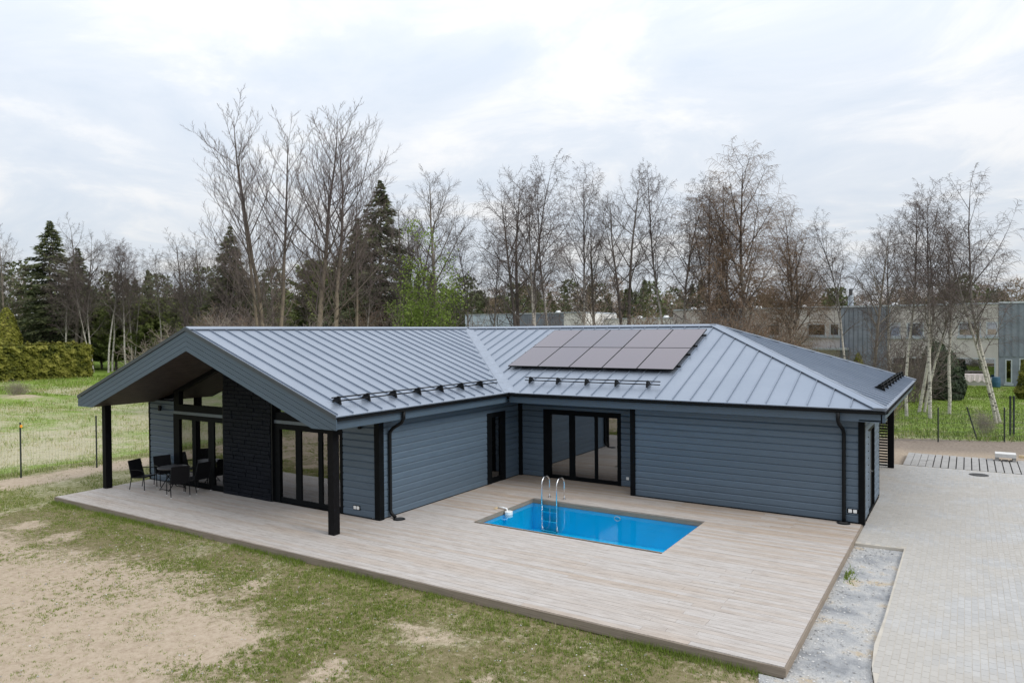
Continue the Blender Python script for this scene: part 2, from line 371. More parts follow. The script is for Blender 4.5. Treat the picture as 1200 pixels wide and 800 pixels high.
def fbm(x, y, sc, seed=0, oct=4):
    t = 0; a = 0.5; tot = 0
    for i in range(oct):
        t = t+a*vnoise(x*sc, y*sc, seed+i*17); tot += a; a *= 0.55; sc *= 2.03
    return t/tot
def sstep(a, b, x):
    t = np.clip((x-a)/(b-a), 0, 1); return t*t*(3-2*t)
rng = np.random.default_rng(7); rnd = random.Random(11)

# ------------------------------------------------------------------ key dimensions (metres; deck top = 0)
GZ = -0.17                      # lawn level
PZ = -0.08                      # paving level
WX = 10.95                      # right house corner
GX = -10.64                     # left house corner
GY = -7.10                      # gable wall
FY = -1.02                      # front wall of the right wing
RX = 4.69                       # recess ends here
DX0, DX1, DY0 = -10.58, 10.95, -10.21
PX0, PX1, PY0, PY1 = 2.25, 7.45, -5.88, -2.91    # pool
ZE, ZR, HS = 3.008, 5.155, 5.90
SL = (ZR-ZE)/HS
ER, AX, EL = 0.62, -5.28, -11.18
EY, HY, EB = -1.67, 4.23, 10.13
EX, HX = 11.565, 5.665
GF = -9.21                      # gable front edge
ZS = 2.68                       # fascia bottom / soffit

# ------------------------------------------------------------------ ground
def cover(x, y):
    """green, straw, soil amounts at world points"""
    n1 = fbm(x, y, 0.35, 1, 5); n2 = fbm(x, y, 1.1, 2, 4); n3 = fbm(x, y, 0.08, 3, 4)
    straw = np.zeros_like(x); soil = np.zeros_like(x)
    # lawn in front of the deck
    lawn = (y < -9.5) & (x > -14)
    edge = -12.15 + 0.9*(n1-0.5)*2 - 0.12*np.clip(x-1, 0, 5)*1.6
    s = (0.25*sstep(edge+1.1, edge+0.1, y)+0.75*sstep(edge+0.5, edge-1.9, y)*(0.75+0.5*n2))*(1-0.8*sstep(1.5, 5.0, x))
    s = s + 0.6*sstep(0.54, 0.72, n2)*sstep(-10.8, -11.8, y) + 0.5*sstep(9.2, 10.8, x+0.3*n2)
    soil = np.where(lawn, s, soil)
    straw = np.where(lawn, 0.05+0.22*sstep(0.45, 0.7, n1)+0.15*sstep(0.5, 0.7, n2), straw)
    # left of the deck up to the track
    leftg = (x <= -10.4) & (x > -16.6) & (y < 14)
    tr = np.exp(-((x+14.9+0.5*(n1-0.5)+0.02*(y+8)**1)/1.15)**4)
    soil = np.where(leftg, np.maximum(tr*(0.55+0.6*n2)+0.15*n2, soil*(x > -14)), soil)
    straw = np.where(leftg, 0.25+0.35*n1, straw)
    # field beyond the fence
    field = (x <= -16.2) & (x > -140)
    dryness = 0.12+0.62*sstep(-60, -34, x)*(0.55+0.6*n3)+0.9*(n1-0.5)+0.6*(n3-0.45)+0.5*(n2-0.5)
    dryness = dryness*(1-0.65*sstep(-19.5, -16.5, x))
    straw = np.where(field, dryness, straw); soil = np.where(field, 0.05+0.25*sstep(0.6, 0.75, n2), soil)
    # right: dirt before the fence, lawn beyond
    rd = (x > 8) & (y > 8)
    soil = np.where(rd, 0.95*sstep(17.6, 16.4, y-0.3*(x-11)+0.9*(n1-0.5))+0.1, soil)
    straw = np.where(rd, 0.12+0.35*sstep(0.5, 0.7, n2)+0.5*sstep(20.5, 17.5, y)*n1, straw)
    under = (x <= 9) & (x > -60) & (y > 10)
    straw = np.where(under, 0.35+0.5*n1, straw); soil = np.where(under, 0.35*n2+0.1, soil)
    return np.clip(1-straw, 0, 1), np.clip(straw, 0, 1), np.clip(soil, 0, 1)
def axis_coords(a, b, step, far, extra):
    c = list(np.arange(a, b+1e-6, step)); q = step; p = a
    while p > -far: q *= 1.12; p -= q; c.append(p)
    q = step; p = b
    while p < far: q *= 1.12; p += q; c.append(p)
    c += extra; c = sorted(set(round(float(t), 4) for t in c)); out = [c[0]]
    for t in c[1:]:
        if t-out[-1] > 1e-3: out.append(t)
    return out
xs = axis_coords(-17, 17, 0.2, 2600, [PX0-0.1, PX1+0.1]); ys = axis_coords(-17, 20, 0.2, 2600, [PY0-0.1, PY1+0.1])
X, Yg = np.meshgrid(np.array(xs), np.array(ys)); Zg = np.full_like(X, GZ)
near = (np.abs(X) < 200) & (np.abs(Yg) < 200)
Zg += np.where(near, 0.05*(fbm(X, Yg, 0.5, 5)-0.5)+0.03*(fbm(X, Yg, 2.3, 6)-0.5), 0)
mound = np.exp(-(((X+52)/3.2)**2+((Yg-6.2)/1.6)**2)); Zg += 0.45*mound
Zg -= np.where((X > 10.9) & (X < 40) & (Yg < 16.2), 0.05, 0)
inside = (X > GX-0.2) & (X < WX+0.2) & (Yg > DY0+0.1) & (Yg < 9.5); Zg = np.where(inside, np.minimum(Zg, GZ), Zg)
g_, s_, b_ = cover(X, Yg); b_ = np.clip(b_+mound*0.9, 0, 1)
lushm = np.where((X < -17) | (Yg > 17), 1.0, 0.25*(X < -10.4)); pale_ = np.where((X > 8) & (Yg > 9), 0.15+0.5*sstep(14.5, 12.6, Yg-0.25*(X-11)), 1.0)
nx = len(xs); ny = len(ys)
ii, jj = np.meshgrid(np.arange(nx-1), np.arange(ny-1)); ii = ii.ravel(); jj = jj.ravel()
xa = np.array(xs); ya = np.array(ys)
xm = (xa[ii]+xa[ii+1])/2; ym = (ya[jj]+ya[jj+1])/2
keep = ~((xm > PX0-0.1) & (xm < PX1+0.1) & (ym > PY0-0.1) & (ym < PY1+0.1)); ii = ii[keep]; jj = jj[keep]
F = np.stack([jj*nx+ii, jj*nx+ii+1, (jj+1)*nx+ii+1, (jj+1)*nx+ii], 1)
me = np_mesh('ground', 'ground', np.stack([X.ravel(), Yg.ravel(), Zg.ravel()], 1), F, smooth=True)
ca = me.color_attributes.new('cover', 'FLOAT_COLOR', 'POINT')
ca.data.foreach_set('color', np.stack([lushm.ravel(), s_.ravel(), b_.ravel(), pale_.ravel()], 1).astype(np.float32).ravel())
tag(inst('ground', me), kind='structure')

# ------------------------------------------------------------------ paving right of the house
mb = MB()
outline = [(WX+0.03, -2.62), (12.0, -2.54), (12.0, -7.2), (11.97, -8.5), (12.02, -9.3), (12.12, -9.9), (12.4, -11), (13.2, -13.5), (14.5, -17), (19.5, -17), (19.5, 9.0), (9.3, 9.0), (9.3, 2.9), (WX+0.03, 2.9)]
mb.prism([(x, y, -0.16) for x, y in outline], [(x, y, PZ-0.0028) for x, y in outline])
paving = mb.obj('paving', 'joint_sand'); tag(paving, kind='structure')
def inside_poly(px, py, poly):
    r = np.zeros(px.shape, bool); n = len(poly)
    for i in range(n):
        x0, y0 = poly[i]; x1, y1 = poly[(i+1) % n]
        c = ((y0 > py) != (y1 > py)) & (px < (x1-x0)*(py-y0)/(y1-y0+1e-12)+x0); r ^= c
    return r
cx_, cy_ = [], []
for i in range(int((19.5-9.3)/0.105)):
    x = 9.36+i*0.105; off = 0.104 if i % 2 else 0.0
    ys_ = np.arange(-16.9+off, 8.9, 0.208); cx_.append(np.full(ys_.shape, x)); cy_.append(ys_)
cx_ = np.concatenate(cx_); cy_ = np.concatenate(cy_)
ok = inside_poly(cx_-0.05, cy_, outline) & inside_poly(cx_+0.05, cy_, outline) & inside_poly(cx_, cy_-0.1, outline) & inside_poly(cx_, cy_+0.1, outline)
cx_ = cx_[ok]; cy_ = cy_[ok]; zt = PZ+rng.uniform(-0.0009, 0.0016, cx_.shape)
d2 = np.hypot(cx_-13.24, cy_+21.25)
ang = np.arctan2(-(cx_-13.24)*math.cos(YAW)-(cy_+21.25)*math.sin(YAW), -(cx_-13.24)*math.sin(YAW)+(cy_+21.25)*math.cos(YAW))
dep = d2*np.cos(ang); vis = (dep > 10.3) & (d2*-np.sin(ang)/dep < 0.735)
order = np.argsort(np.where(vis, dep, 1e9)); sel = np.zeros(cx_.shape, bool); sel[order[:300]] = True
bx, by, ins_ = 0.0513, 0.1030, 0.003
unit = np.array([(-bx, -by, -0.05), (bx, -by, -0.05), (bx, by, -0.05), (-bx, by, -0.05), (-bx+ins_, -by+ins_, 0), (bx-ins_, -by+ins_, 0), (bx-ins_, by-ins_, 0), (-bx+ins_, by-ins_, 0)], float)
uf = np.array([(4, 5, 6, 7), (0, 1, 5, 4), (1, 2, 6, 5), (2, 3, 7, 6), (3, 0, 4, 7)])
rest = np.where(~sel)[0]; n = len(rest)
V = unit[None]+np.stack([cx_[rest], cy_[rest], zt[rest]], 1)[:, None, :]
F = (uf[None]+8*np.arange(n)[:, None, None]).reshape(-1, 4)
tag(inst('paver_field', np_mesh('paver_field', 'paver', V.reshape(-1, 3), F, np.repeat(rng.random(n), 8)), paving), kind='stuff')
pm = np_mesh('paver', 'paver', unit, uf, np.zeros(8))
for k in np.where(sel)[0]: inst('paver', pm, paving, (cx_[k], cy_[k], zt[k]))
# slab strip with open gaps at the far side of the drive
slabs = empty('slab_strip', (11.2, 9.0, PZ)); tag(slabs, kind='structure')
mb = MB(); mb.box(11.18, 20, 9.02, 12.2, -0.16, PZ-0.05); o = mb.obj('slab_bed', 'dark_under', slabs, loc=(-11.2, -9.0, -PZ))
for i in range(36):
    x0 = 11.2+i*0.242; segs = [(9.06, 12.1+0.05*rnd.random())]
    if i in (2, 3): segs = [(9.06, 10.3+0.2*(i-2)), (10.36+0.2*(i-2), 12.1)]
    elif rnd.random() < 0.0: segs = [(9.06, 10.6), (10.63, 12.1)]
    for y0, y1 in segs:
        mb = MB(); mb.box(0, 0.205 if i > 2 else 0.225, y0-9, y1-9, -0.09, rnd.uniform(-0.004, 0.004)); mb.obj('slab', 'concrete', slabs, loc=(x0-11.2, 0, 0))
# gravel strip beside the deck
gpoly = [(WX+0.005, -2.64), (11.99, -2.56), (11.99, -7.2), (11.96, -8.5), (12.01, -9.3), (12.11, -9.9), (12.4, -11.05), (13.2, -13.6), (14.4, -17), (11.5, -17), (11.0, -13), (10.75, -10.9), (10.6, -10.3), (WX+0.005, -10.3)]
gx = np.arange(10.4, 14.6, 0.09); gy = np.arange(-17, -2.5, 0.09)
mb = MB(); mb.prism([(x, y, -0.3) for x, y in gpoly], [(x, y, -0.145) for x, y in gpoly])
gravel = mb.obj('gravel_strip', 'gravel'); tag(gravel, kind='structure')
n = 5200; px = rng.uniform(10.6, 13.5, n); py = rng.uniform(-14, -2.6, n)
dens = 0.25+0.75*sstep(11.6, 11.05, px)+0.6*sstep(0.5, 0.65, fbm(px, py, 0.9, 9)); ok = inside_poly(px, py, gpoly) & (rng.random(n) < dens); px = px[ok]; py = py[ok]; n = len(px)
octa = np.array([(1, 0, 0), (0, 1, 0), (-1, 0, 0), (0, -1, 0), (0, 0, 1), (0, 0, -0.4)], float); of = np.array([(0, 1, 4), (1, 2, 4), (2, 3, 4), (3, 0, 4), (1, 0, 5), (2, 1, 5), (3, 2, 5), (0, 3, 5)])
sz = rng.uniform(0.008, 0.03, (n, 1, 1))*rng.uniform(0.6, 1.3, (n, 6, 1)); th = rng.uniform(0, 6.28, n)
O = octa[None]*sz; O[..., 2] *= 0.6; Ox = O[..., 0]*np.cos(th)[:, None]-O[..., 1]*np.sin(th)[:, None]; Oy = O[..., 0]*np.sin(th)[:, None]+O[..., 1]*np.cos(th)[:, None]
V = np.stack([Ox+px[:, None], Oy+py[:, None], O[..., 2]-0.14], -1).reshape(-1, 3)
tag(inst('loose_gravel', np_mesh('loose_gravel', 'stones', V, (of[None]+6*np.arange(n)[:, None, None]).reshape(-1, 3), np.repeat(rng.random(n), 6))), 'loose crushed grey and white stones scattered along the deck side', 'gravel', kind='stuff')

# ------------------------------------------------------------------ deck
deck = empty('deck', (0, 0, 0)); tag(deck, 'large L-shaped weathered timber deck around the house and pool', 'deck')
PITCHD = 0.1448
def cut(iv, a, b):
    out = []
    for p, q in iv:
        if b <= p or a >= q: out.append((p, q))
        else:
            if a > p: out.append((p, a))
            if b < q: out.append((b, q))
    return out
row = 0; y = DY0
pm_cache = {}
while y < 0.0:
    y0, y1 = y+0.0016, y+PITCHD-0.0016
    if y1 > -0.03: y1 = -0.03
    iv = [(DX0, DX1)]; ym = (y0+y1)/2
    if ym > GY: iv = cut(iv, -50, 0.025)
    if ym > FY: iv = cut(iv, RX, 50)
    if y1 > PY0 and y0 < PY1:
        iv = cut(iv, PX0, PX1)
    joints = [[-5.9, -1.7, 1.2, 6.35, 9.48], [-7.7, -3.4, 1.9, 6.25, 8.6], [-6.4, -2.3, 3.1, 6.3, 9.0]][row % 3 if row % 7 else 0]
    for p, q in iv:
        cuts = [p]+[j+0.02*(rnd.random()-0.5) for j in joints if p+0.6 < j < q-0.6]+[q]
        if q-p < 4.9: cuts = [p, q]
        if len(cuts) > 3:      # long rows: three or four boards
            cuts = cuts[:1]+[cuts[i] for i in range(1, len(cuts)-1) if (i+row) % 2 == 0 or i == len(cuts)-2]+cuts[-1:]
        for a, b in zip(cuts[:-1], cuts[1:]):
            key = round(b-a-0.004, 3); hz = rnd.uniform(-0.0015, 0.0015)
            if key not in pm_cache:
                L = key; W = y1-y0
                pm_cache[key] = MB().prism([(0, 0, -0.028), (L, 0, -0.028), (L, W, -0.028), (0, W, -0.028)], [(0.001, 0.0015, 0), (L-0.001, 0.0015, 0), (L-0.001, W-0.0015, 0), (0.001, W-0.0015, 0)]).mesh('deck_board', 'deck_wood')
            inst('deck_board', pm_cache[key], deck, (a+0.002, y0, hz))
    y += PITCHD; row += 1
mb = MB(); mb.box(DX0+0.002, 3.2, DY0-0.026, DY0-0.001, -0.165, -0.012); mb.obj('fascia_board', 'deck_fascia', deck)
mb = MB(); mb.box(3.204, DX1+0.024, DY0-0.026, DY0-0.001, -0.165, -0.012); mb.obj('fascia_board', 'deck_fascia', deck)
mb = MB(); mb.box(DX1+0.001, DX1+0.024, DY0, FY-0.01, -0.165, -0.010); mb.obj('fascia_board', 'deck_fascia', deck)
mb = MB(); mb.box(DX0-0.025, DX0-0.001, DY0-0.026, GY-0.02, -0.165, -0.012); mb.obj('fascia_board', 'deck_fascia', deck)
mb = MB()
for x in np.arange(-10.3, 10.9, 0.6):
    mb.box(x-0.024, x+0.024, DY0+0.03, (GY-0.05 if x < 0 else (PY0-0.2 if PX0-0.2 < x < PX1+0.2 else FY-0.05)), -0.168, -0.031)
mb.obj('joists', 'dark_under', deck)

# ------------------------------------------------------------------ pool
pool = empty('swimming_pool', ((PX0+PX1)/2, (PY0+PY1)/2, 0)); tag(pool, 'rectangular bright blue swimming pool sunk in the timber deck', 'swimming pool')
px_, py_ = pool.location.x, pool.location.y
def pbox(name, mat, *b): 
    mb = MB(); mb.box(b[0]-px_, b[1]-px_, b[2]-py_, b[3]-py_, b[4], b[5]); return mb.obj(name, mat, pool)
D = -0.9
pbox('pool_floor', 'pool_liner', PX0, PX1, PY0, PY1, D-0.05, D)
pbox('pool_wall', 'pool_liner', PX0-0.06, PX0, PY0-0.06, PY1+0.06, D, -0.10); pbox('pool_wall', 'pool_liner', PX1, PX1+0.06, PY0-0.06, PY1+0.06, D, -0.10)
pbox('pool_wall', 'pool_liner', PX0, PX1, PY0-0.06, PY0, D, -0.10); pbox('pool_wall', 'pool_liner', PX0, PX1, PY1, PY1+0.06, D, -0.10)
for b in ((PX0-0.03, PX0+0.012, PY0, PY1), (PX1-0.012, PX1+0.03, PY0, PY1), (PX0+0.012, PX1-0.012, PY1-0.012, PY1+0.03), (PX0+0.012, PX1-0.012, PY0-0.03, PY0+0.012)):
    pbox('rim_board', 'deck_fascia', b[0], b[1], b[2], b[3], -0.13, -0.008)
mb = MB(); a = [(PX0+0.013-px_, PY0+0.013-py_), (PX1-0.013-px_, PY0+0.013-py_), (PX1-0.013-px_, PY1-0.013-py_), (PX0+0.013-px_, PY1-0.013-py_)]
mb.add([(x, y, -0.115) for x, y in a], [(0, 1, 2, 3)]); mb.obj('water', 'pool_water', pool)
for cxp, cyp, nrm in ((5.0, PY1-0.012, 'y'),):
    pts = []
    for k in range(17):
        t = 2*math.pi*k/16; u_, v_ = 0.09*math.cos(t), 0.06*math.sin(t)
        pts.append((cxp-px_+(u_ if nrm == 'y' else 0), cyp-py_+(u_ if nrm == 'x' else 0), -0.24+v_))
    MB().tube(pts, 0.012, 6, False).obj('light_ring', 'white_plastic', pool, True)
# ladder
lad = empty('pool_ladder', (2.87, -2.75, 0)); tag(lad, 'polished steel pool ladder with two arched handrails at the pool back edge', 'pool ladder')
for x in (-0.25, 0.25):
    pts = [(x, 0.22, 0), (x, 0.22, 0.45)]
    for k in range(9):
        t = math.pi*k/8; pts.append((x, 0.22-0.235*(1-math.cos(t)), 0.48+0.2*math.sin(t)))
    pts += [(x, -0.25, 0.3), (x, -0.25, -1.0)]
    MB().tube(pts, 0.021, 10).obj('handrail', 'steel', lad, True)
    MB().tube([(x, 0.22, 0.001), (x, 0.22, 0.02)], 0.05, 14).obj('foot_flange', 'steel', lad, False)
for z in (-0.3, -0.58, -0.86):
    mb = MB(); mb.box(-0.25, 0.25, -0.29, -0.21, z-0.015, z+0.015); mb.obj('step', 'steel', lad)
# skimmer hung over the edge
sk = empty('pool_skimmer', (2.22, -4.45, 0)); tag(sk, 'white plastic skimmer hooked over the left edge of the pool', 'skimmer')
MB().tube([(-0.2, 0.02, 0.03), (-0.02, 0.0, 0.045), (0.1, 0, 0.03), (0.14, 0, -0.05)], 0.022, 8).obj('hook_arm', 'white_plastic', sk, True)
MB().tube([(0.17, 0, -0.18), (0.17, 0, -0.04), (0.17, 0, -0.03)], [0.11, 0.115, 0.09], 16).obj('basket', 'white_plastic', sk)
mb = MB(); mb.box(-0.26, -0.19, -0.12, 0.14, 0.002, 0.02); mb.obj('clamp_plate', 'timber_pale', sk)

# ------------------------------------------------------------------ house
house = empty('house', (0, 0, 0)); tag(house, 'single-storey blue-grey clad house with standing-seam metal roof and L-shaped plan', 'house')
def strips(s0, s1, z0, z1, ops):
    cutsx = sorted({s0, s1, *[q for o_ in ops for q in o_[:2] if s0 < q < s1]}); out = []
    for a, b in zip(cutsx[:-1], cutsx[1:]):
        iv = [(z0, z1)]
        for o_ in ops:
            if o_[0] <= a+1e-6 and o_[1] >= b-1e-6: iv = cut(iv, o_[2], o_[3])
        out += [(a, b, p, q) for p, q in iv if q-p > 1e-4]
    return out
class Frame2:   # wall frame: s along, n outward
    def __init__(s, o, d, n): s.o = Vector((*o, 0)); s.d = Vector((*d, 0)); s.n = Vector((*n, 0))
    def p(s, a, n, z): q = s.o+s.d*a+s.n*n; return (q.x, q.y, z)
    def box(s, mb, a0, a1, n0, n1, z0, z1):
        return mb.add([s.p(a0, n0, z0), s.p(a1, n0, z0), s.p(a1, n1, z0), s.p(a0, n1, z0), s.p(a0, n0, z1), s.p(a1, n0, z1), s.p(a1, n1, z1), s.p(a0, n1, z1)],
                      [(0, 3, 2, 1), (4, 5, 6, 7), (0, 1, 5, 4), (1, 2, 6, 5), (2, 3, 7, 6), (3, 0, 4, 7)])
SP = 0.188
def clad_wall(fr, s0, s1, ztop, ops, boards=None, z0=0.0, th=0.24):
    mb = MB()
    for a, b, p, q in strips(s0, s1, -0.16, ztop, ops): fr.box(mb, a, b, -th, -0.001, p, q)
    w_ = mb.obj('wall', 'roof_trim', house)
    mb = MB()
    for a, b, p, q in strips(s0, s1, 0.0, ztop, ops): fr.box(mb, a, b, -th-0.02, -th-0.002, p, q)
    mb.obj('inner_lining', 'plaster_white', w_)
    for (c0, c1) in (boards or [(s0, s1)]):
        z = z0+0.02
        while z < ztop-0.02:
            iv = [(c0, c1)]; zm = z+SP*0.5
            for o_ in ops:
                if o_[2]-0.02 < zm < o_[3]+0.02: iv = cut(iv, o_[0]-0.01, o_[1]+0.01)
            for a, b in iv:
                zt_ = min(z+SP, ztop)
                prof = [(0.0, z), (0.010, z), (0.036, z+0.010), (0.036, z+SP-0.040), (0.010, zt_-0.002), (0.0, zt_-0.002)]
                if zt_ < z+SP-0.01: prof = [(0.0, z), (0.036, z+0.001), (0.036, zt_), (0.0, zt_)]
                mb = MB(); mb.prism([fr.p(a+0.002, n, q) for n, q in prof], [fr.p(b-0.002, n, q) for n, q in prof])
                mb.obj('siding_board', 'siding', w_)
            z += SP
    return w_
def door_unit(name, fr, s0, s1, z0, z1, panes, rail_b=0.14, rail_t=0.14, trim=0.07, set_in=-0.015, label=None):
    """panes: list of (s_left, s_right); the rest is frame"""
    root = empty(name, (0, 0, 0), house)
    mb = MB()
    fr.box(mb, s0-trim*0.3, panes[0][0], set_in-0.04, 0.046, z0, z1)
    fr.box(mb, panes[-1][1], s1+trim*0.3, set_in-0.04, 0.046, z0, z1)
    fr.box(mb, panes[0][0], panes[-1][1], set_in-0.04, 0.046, z1-rail_t, z1)
    fr.box(mb, panes[0][0], panes[-1][1], set_in-0.04, 0.02, z0, z0+rail_b)
    mb.obj('frame', 'black_frame', root)
    for (a, b), (c, d) in zip(panes[:-1], panes[1:]):
        mb = MB(); fr.box(mb, b, c, set_in-0.035, 0.018, z0+rail_b, z1-rail_t); mb.obj('mullion', 'black_frame', root)
    for a, b in panes:
        mb = MB(); fr.box(mb, a+0.001, b-0.001, set_in-0.006, set_in+0.006, z0+rail_b+0.001, z1-rail_t-0.001); mb.obj('pane', 'window_glass', root)
    return root
def corner_board(x, y, sx=0.11, z1=2.72):
    mb = MB(); mb.box(x-sx, x+sx, y-sx, y+sx, -0.02, z1); return mb.obj('corner_board', 'black_frame', house)

# walls: gable front, inner wing side, recess, right wing front, right side, backs
gab = Frame2((0, GY), (1, 0), (0, -1)); inn = Frame2((0, 0), (0, 1), (1, 0)); rec = Frame2((0, 0), (1, 0), (0, -1))
frw = Frame2((0, FY), (1, 0), (0, -1)); rgt = Frame2((WX, 0), (0, 1), (1, 0)); lft = Frame2((GX, 0), (0, 1), (-1, 0)); bck = Frame2((0, 9.0), (1, 0), (0, 1))
ZT = 2.74
def under(x): return ZR-SL*abs(x-AX)-0.635          # underside of gable overhang
clad_wall(gab, GX, -9.2, ZT, [], None); clad_wall(gab, -1.34, 0.0, ZT, [], None)
for (a, b) in ((GX, -9.2), (-1.34, 0.0)): pass
# gable top piece over the siding is hidden by the roof box
door_unit('patio_door', gab, -9.2, -6.43, 0.0, 2.33, [(-8.90, -8.22), (-8.03, -7.38), (-7.07, -6.52)], 0.16, 0.16)
door_unit('patio_door', gab, -4.2, -1.34, 0.0, 2.33, [(-3.91, -3.25), (-3.01, -2.31), (-2.14, -1.42)], 0.16, 0.16)
for (a, b) in ((-9.2, -6.43), (-4.2, -1.34)):
    mb = MB(); gab.box(mb, a, b, -0.1, 0.045, 2.335, 2.43); mb.obj('transom', 'grey_sill', house)
    root = empty('gable_window', (0, 0, 0), house)
    top = lambda x: under(x)-0.02
    hi_left = a < AX
    # frame ring polygon and pane
    def ring(x0, x1, z0, zo):   # polygon under the slope
        return [(x0, z0), (x1, z0), (x1, max(z0+0.01, top(x1)-zo)), (x0, max(z0+0.01, top(x0)-zo))]
    A = ring(a, b, 2.43, -0.15); B = ring(a+0.28 if hi_left else a+0.05, b-0.03 if hi_left else b-0.3, 2.66, 0.1)
    mb = MB(); k = 4
    vo = [gab.p(x, 0.03, z) for x, z in A]; vi = [gab.p(x, 0.03, z) for x, z in B]; vob = [gab.p(x, -0.12, z) for x, z in A]; vib = [gab.p(x, -0.12, z) for x, z in B]
    fs = []
    for i in range(4):
        j = (i+1) % 4; fs += [(i, j, 4+j, 4+i), (4+i, 4+j, 12+j, 12+i), (8+j, 8+i, 12+i, 12+j), (i, 8+i, 8+j, j)]
    mb.add(vo+vi+vob+vib, fs); mb.obj('frame', 'black_frame', root)
    mb = MB(); mb.prism([gab.p(x, -0.05, z) for x, z in B], [gab.p(x, -0.06, z) for x, z in B]); mb.obj('pane', 'window_glass', root)
# slate chimney-breast panel between the doors, stone by stone
mb = MB(); A = [(-6.42, -0.1), (-4.21, -0.1), (-4.21, under(-4.21)), (AX, under(AX)), (-6.42, under(-6.42))]
mb.prism([gab.p(x, -0.24, z) for x, z in A], [gab.p(x, 0.10, z) for x, z in A]); stonew = mb.obj('stone_panel', 'slate', house)
z = 0.0; row = 0
while z < 4.3:
    h = 0.125; x = -6.43-(0.2 if row % 2 else 0.0)
    while x < -4.2:
        L = rnd.uniform(0.38, 0.72); a, b = max(x, -6.43), min(x+L, -4.2); x += L
        if b-a < 0.06: continue
        zt_ = z+h-0.004; lim = min(under(a), under(b))
        if z+0.04 > lim: continue
        mb = MB(); t = 0.125+rnd.uniform(0, 0.016)
        mb.prism([gab.p(a+0.003, 0.101, z), gab.p(b-0.003, 0.101, z), gab.p(b-0.003, 0.101, zt_), gab.p(a+0.003, 0.101, zt_)],
                 [gab.p(a+0.01, t+rnd.uniform(-.006, .006), z+0.006), gab.p(b-0.01, t+rnd.uniform(-.006, .006), z+0.006), gab.p(b-0.01, t+rnd.uniform(-.006, .006), zt_-0.006), gab.p(a+0.01, t+rnd.uniform(-.006, .006), zt_-0.006)])
        mb.obj('stone', 'slate', stonew)
    z += h; row += 1
for x in (-6.46, -4.17):
    mb = MB(); gab.box(mb, x-0.025, x+0.025, -0.05, 0.12, 0.0, 3.2 if x < -5 else 3.3); mb.obj('edge_trim', 'black_metal', stonew)
clad_wall(inn, GY, 0.0, ZT, [(-2.05, -1.0, 0.0, 2.33)])
door_unit('side_door', inn, -2.05, -1.0, 0.0, 2.33, [(-1.80, -1.25)], 0.17, 0.16)
clad_wall(rec, 0.0, RX, ZT, [(1.0, 3.83, 0.0, 2.34)])
door_unit('patio_door', rec, 1.0, 3.83, 0.0, 2.34, [(1.26, 1.96), (2.17, 2.90), (3.01, 3.72)], 0.13, 0.17)
clad_wall(frw, RX+0.01, WX, ZT, [])
mb = MB(); mb.box(RX, RX+0.24, FY+0.01, -0.002, -0.1, ZT); mb.obj('wall', 'siding', house)
clad_wall(rgt, FY, 2.82, ZT, [(0.17, 1.62, -0.05, 2.3)])
sdr = empty('utility_door', (0, 0, 0), house)
mb = MB(); rgt.box(mb, 0.15, 0.26, -0.1, 0.03, -0.05, 2.3); rgt.box(mb, 1.53, 1.64, -0.1, 0.03, -0.05, 2.3); rgt.box(mb, 0.26, 1.53, -0.1, 0.03, 2.2, 2.3); rgt.box(mb, 0.26, 1.53, -0.1, 0.03, -0.05, 0.0); mb.obj('frame', 'black_frame', sdr)
mb = MB(); rgt.box(mb, 0.265, 1.1, -0.06, -0.02, 0.003, 2.197); mb.obj('leaf', 'siding', sdr)
mb = MB(); rgt.box(mb, 1.11, 1.525, -0.06, -0.02, 0.003, 2.197); mb.obj('leaf', 'black_frame', sdr)
MB().tube([rgt.p(0.98, 0.0, 1.03), rgt.p(0.98, 0.05, 1.03), rgt.p(0.86, 0.05, 1.03)], 0.012, 6).obj('handle', 'steel', sdr)
mb = MB(); rgt.box(mb, 0.95, 1.01, -0.02, -0.012, 0.92, 1.12); mb.obj('lock_plate', 'steel', sdr)
clad_wall(Frame2((0, 2.82), (1, 0), (0, 1)), 4.0, WX-0.01, ZT, [], th=0.2)
clad_wall(lft, GY, 9.0, ZT, []); clad_wall(bck, GX, 4.2, ZT, [])
mb = MB(); mb.box(3.96, 4.2, 3.05, 8.99, -0.1, ZT); mb.obj('wall', 'siding', house)
for x, y in ((0.0, GY), (WX, FY), (RX, FY)): corner_board(x, y-0.0, 0.075 if x != 0 else 0.09)
mb = MB(); mb.box(0.026, 0.14, -0.14, -0.026, -0.02, 2.7); mb.obj('corner_board', 'black_frame', house)
mb = MB(); mb.box(GX-0.04, GX+0.05, GY-0.04, GY+0.05, -0.02, 2.7); mb.obj('corner_board', 'black_frame', house)
mb = MB(); rgt.box(mb, 2.8, 2.9, -0.1, 0.035, -0.05, 2.7); mb.obj('corner_board', 'black_frame', house)
# plinth line
for fr, a, b in ((inn, GY, 0), (frw, RX, WX)):
    mb = MB(); fr.box(mb, a, b, 0.0, 0.012, 0.0, 0.024); mb.obj('base_flashing', 'black_metal', house)
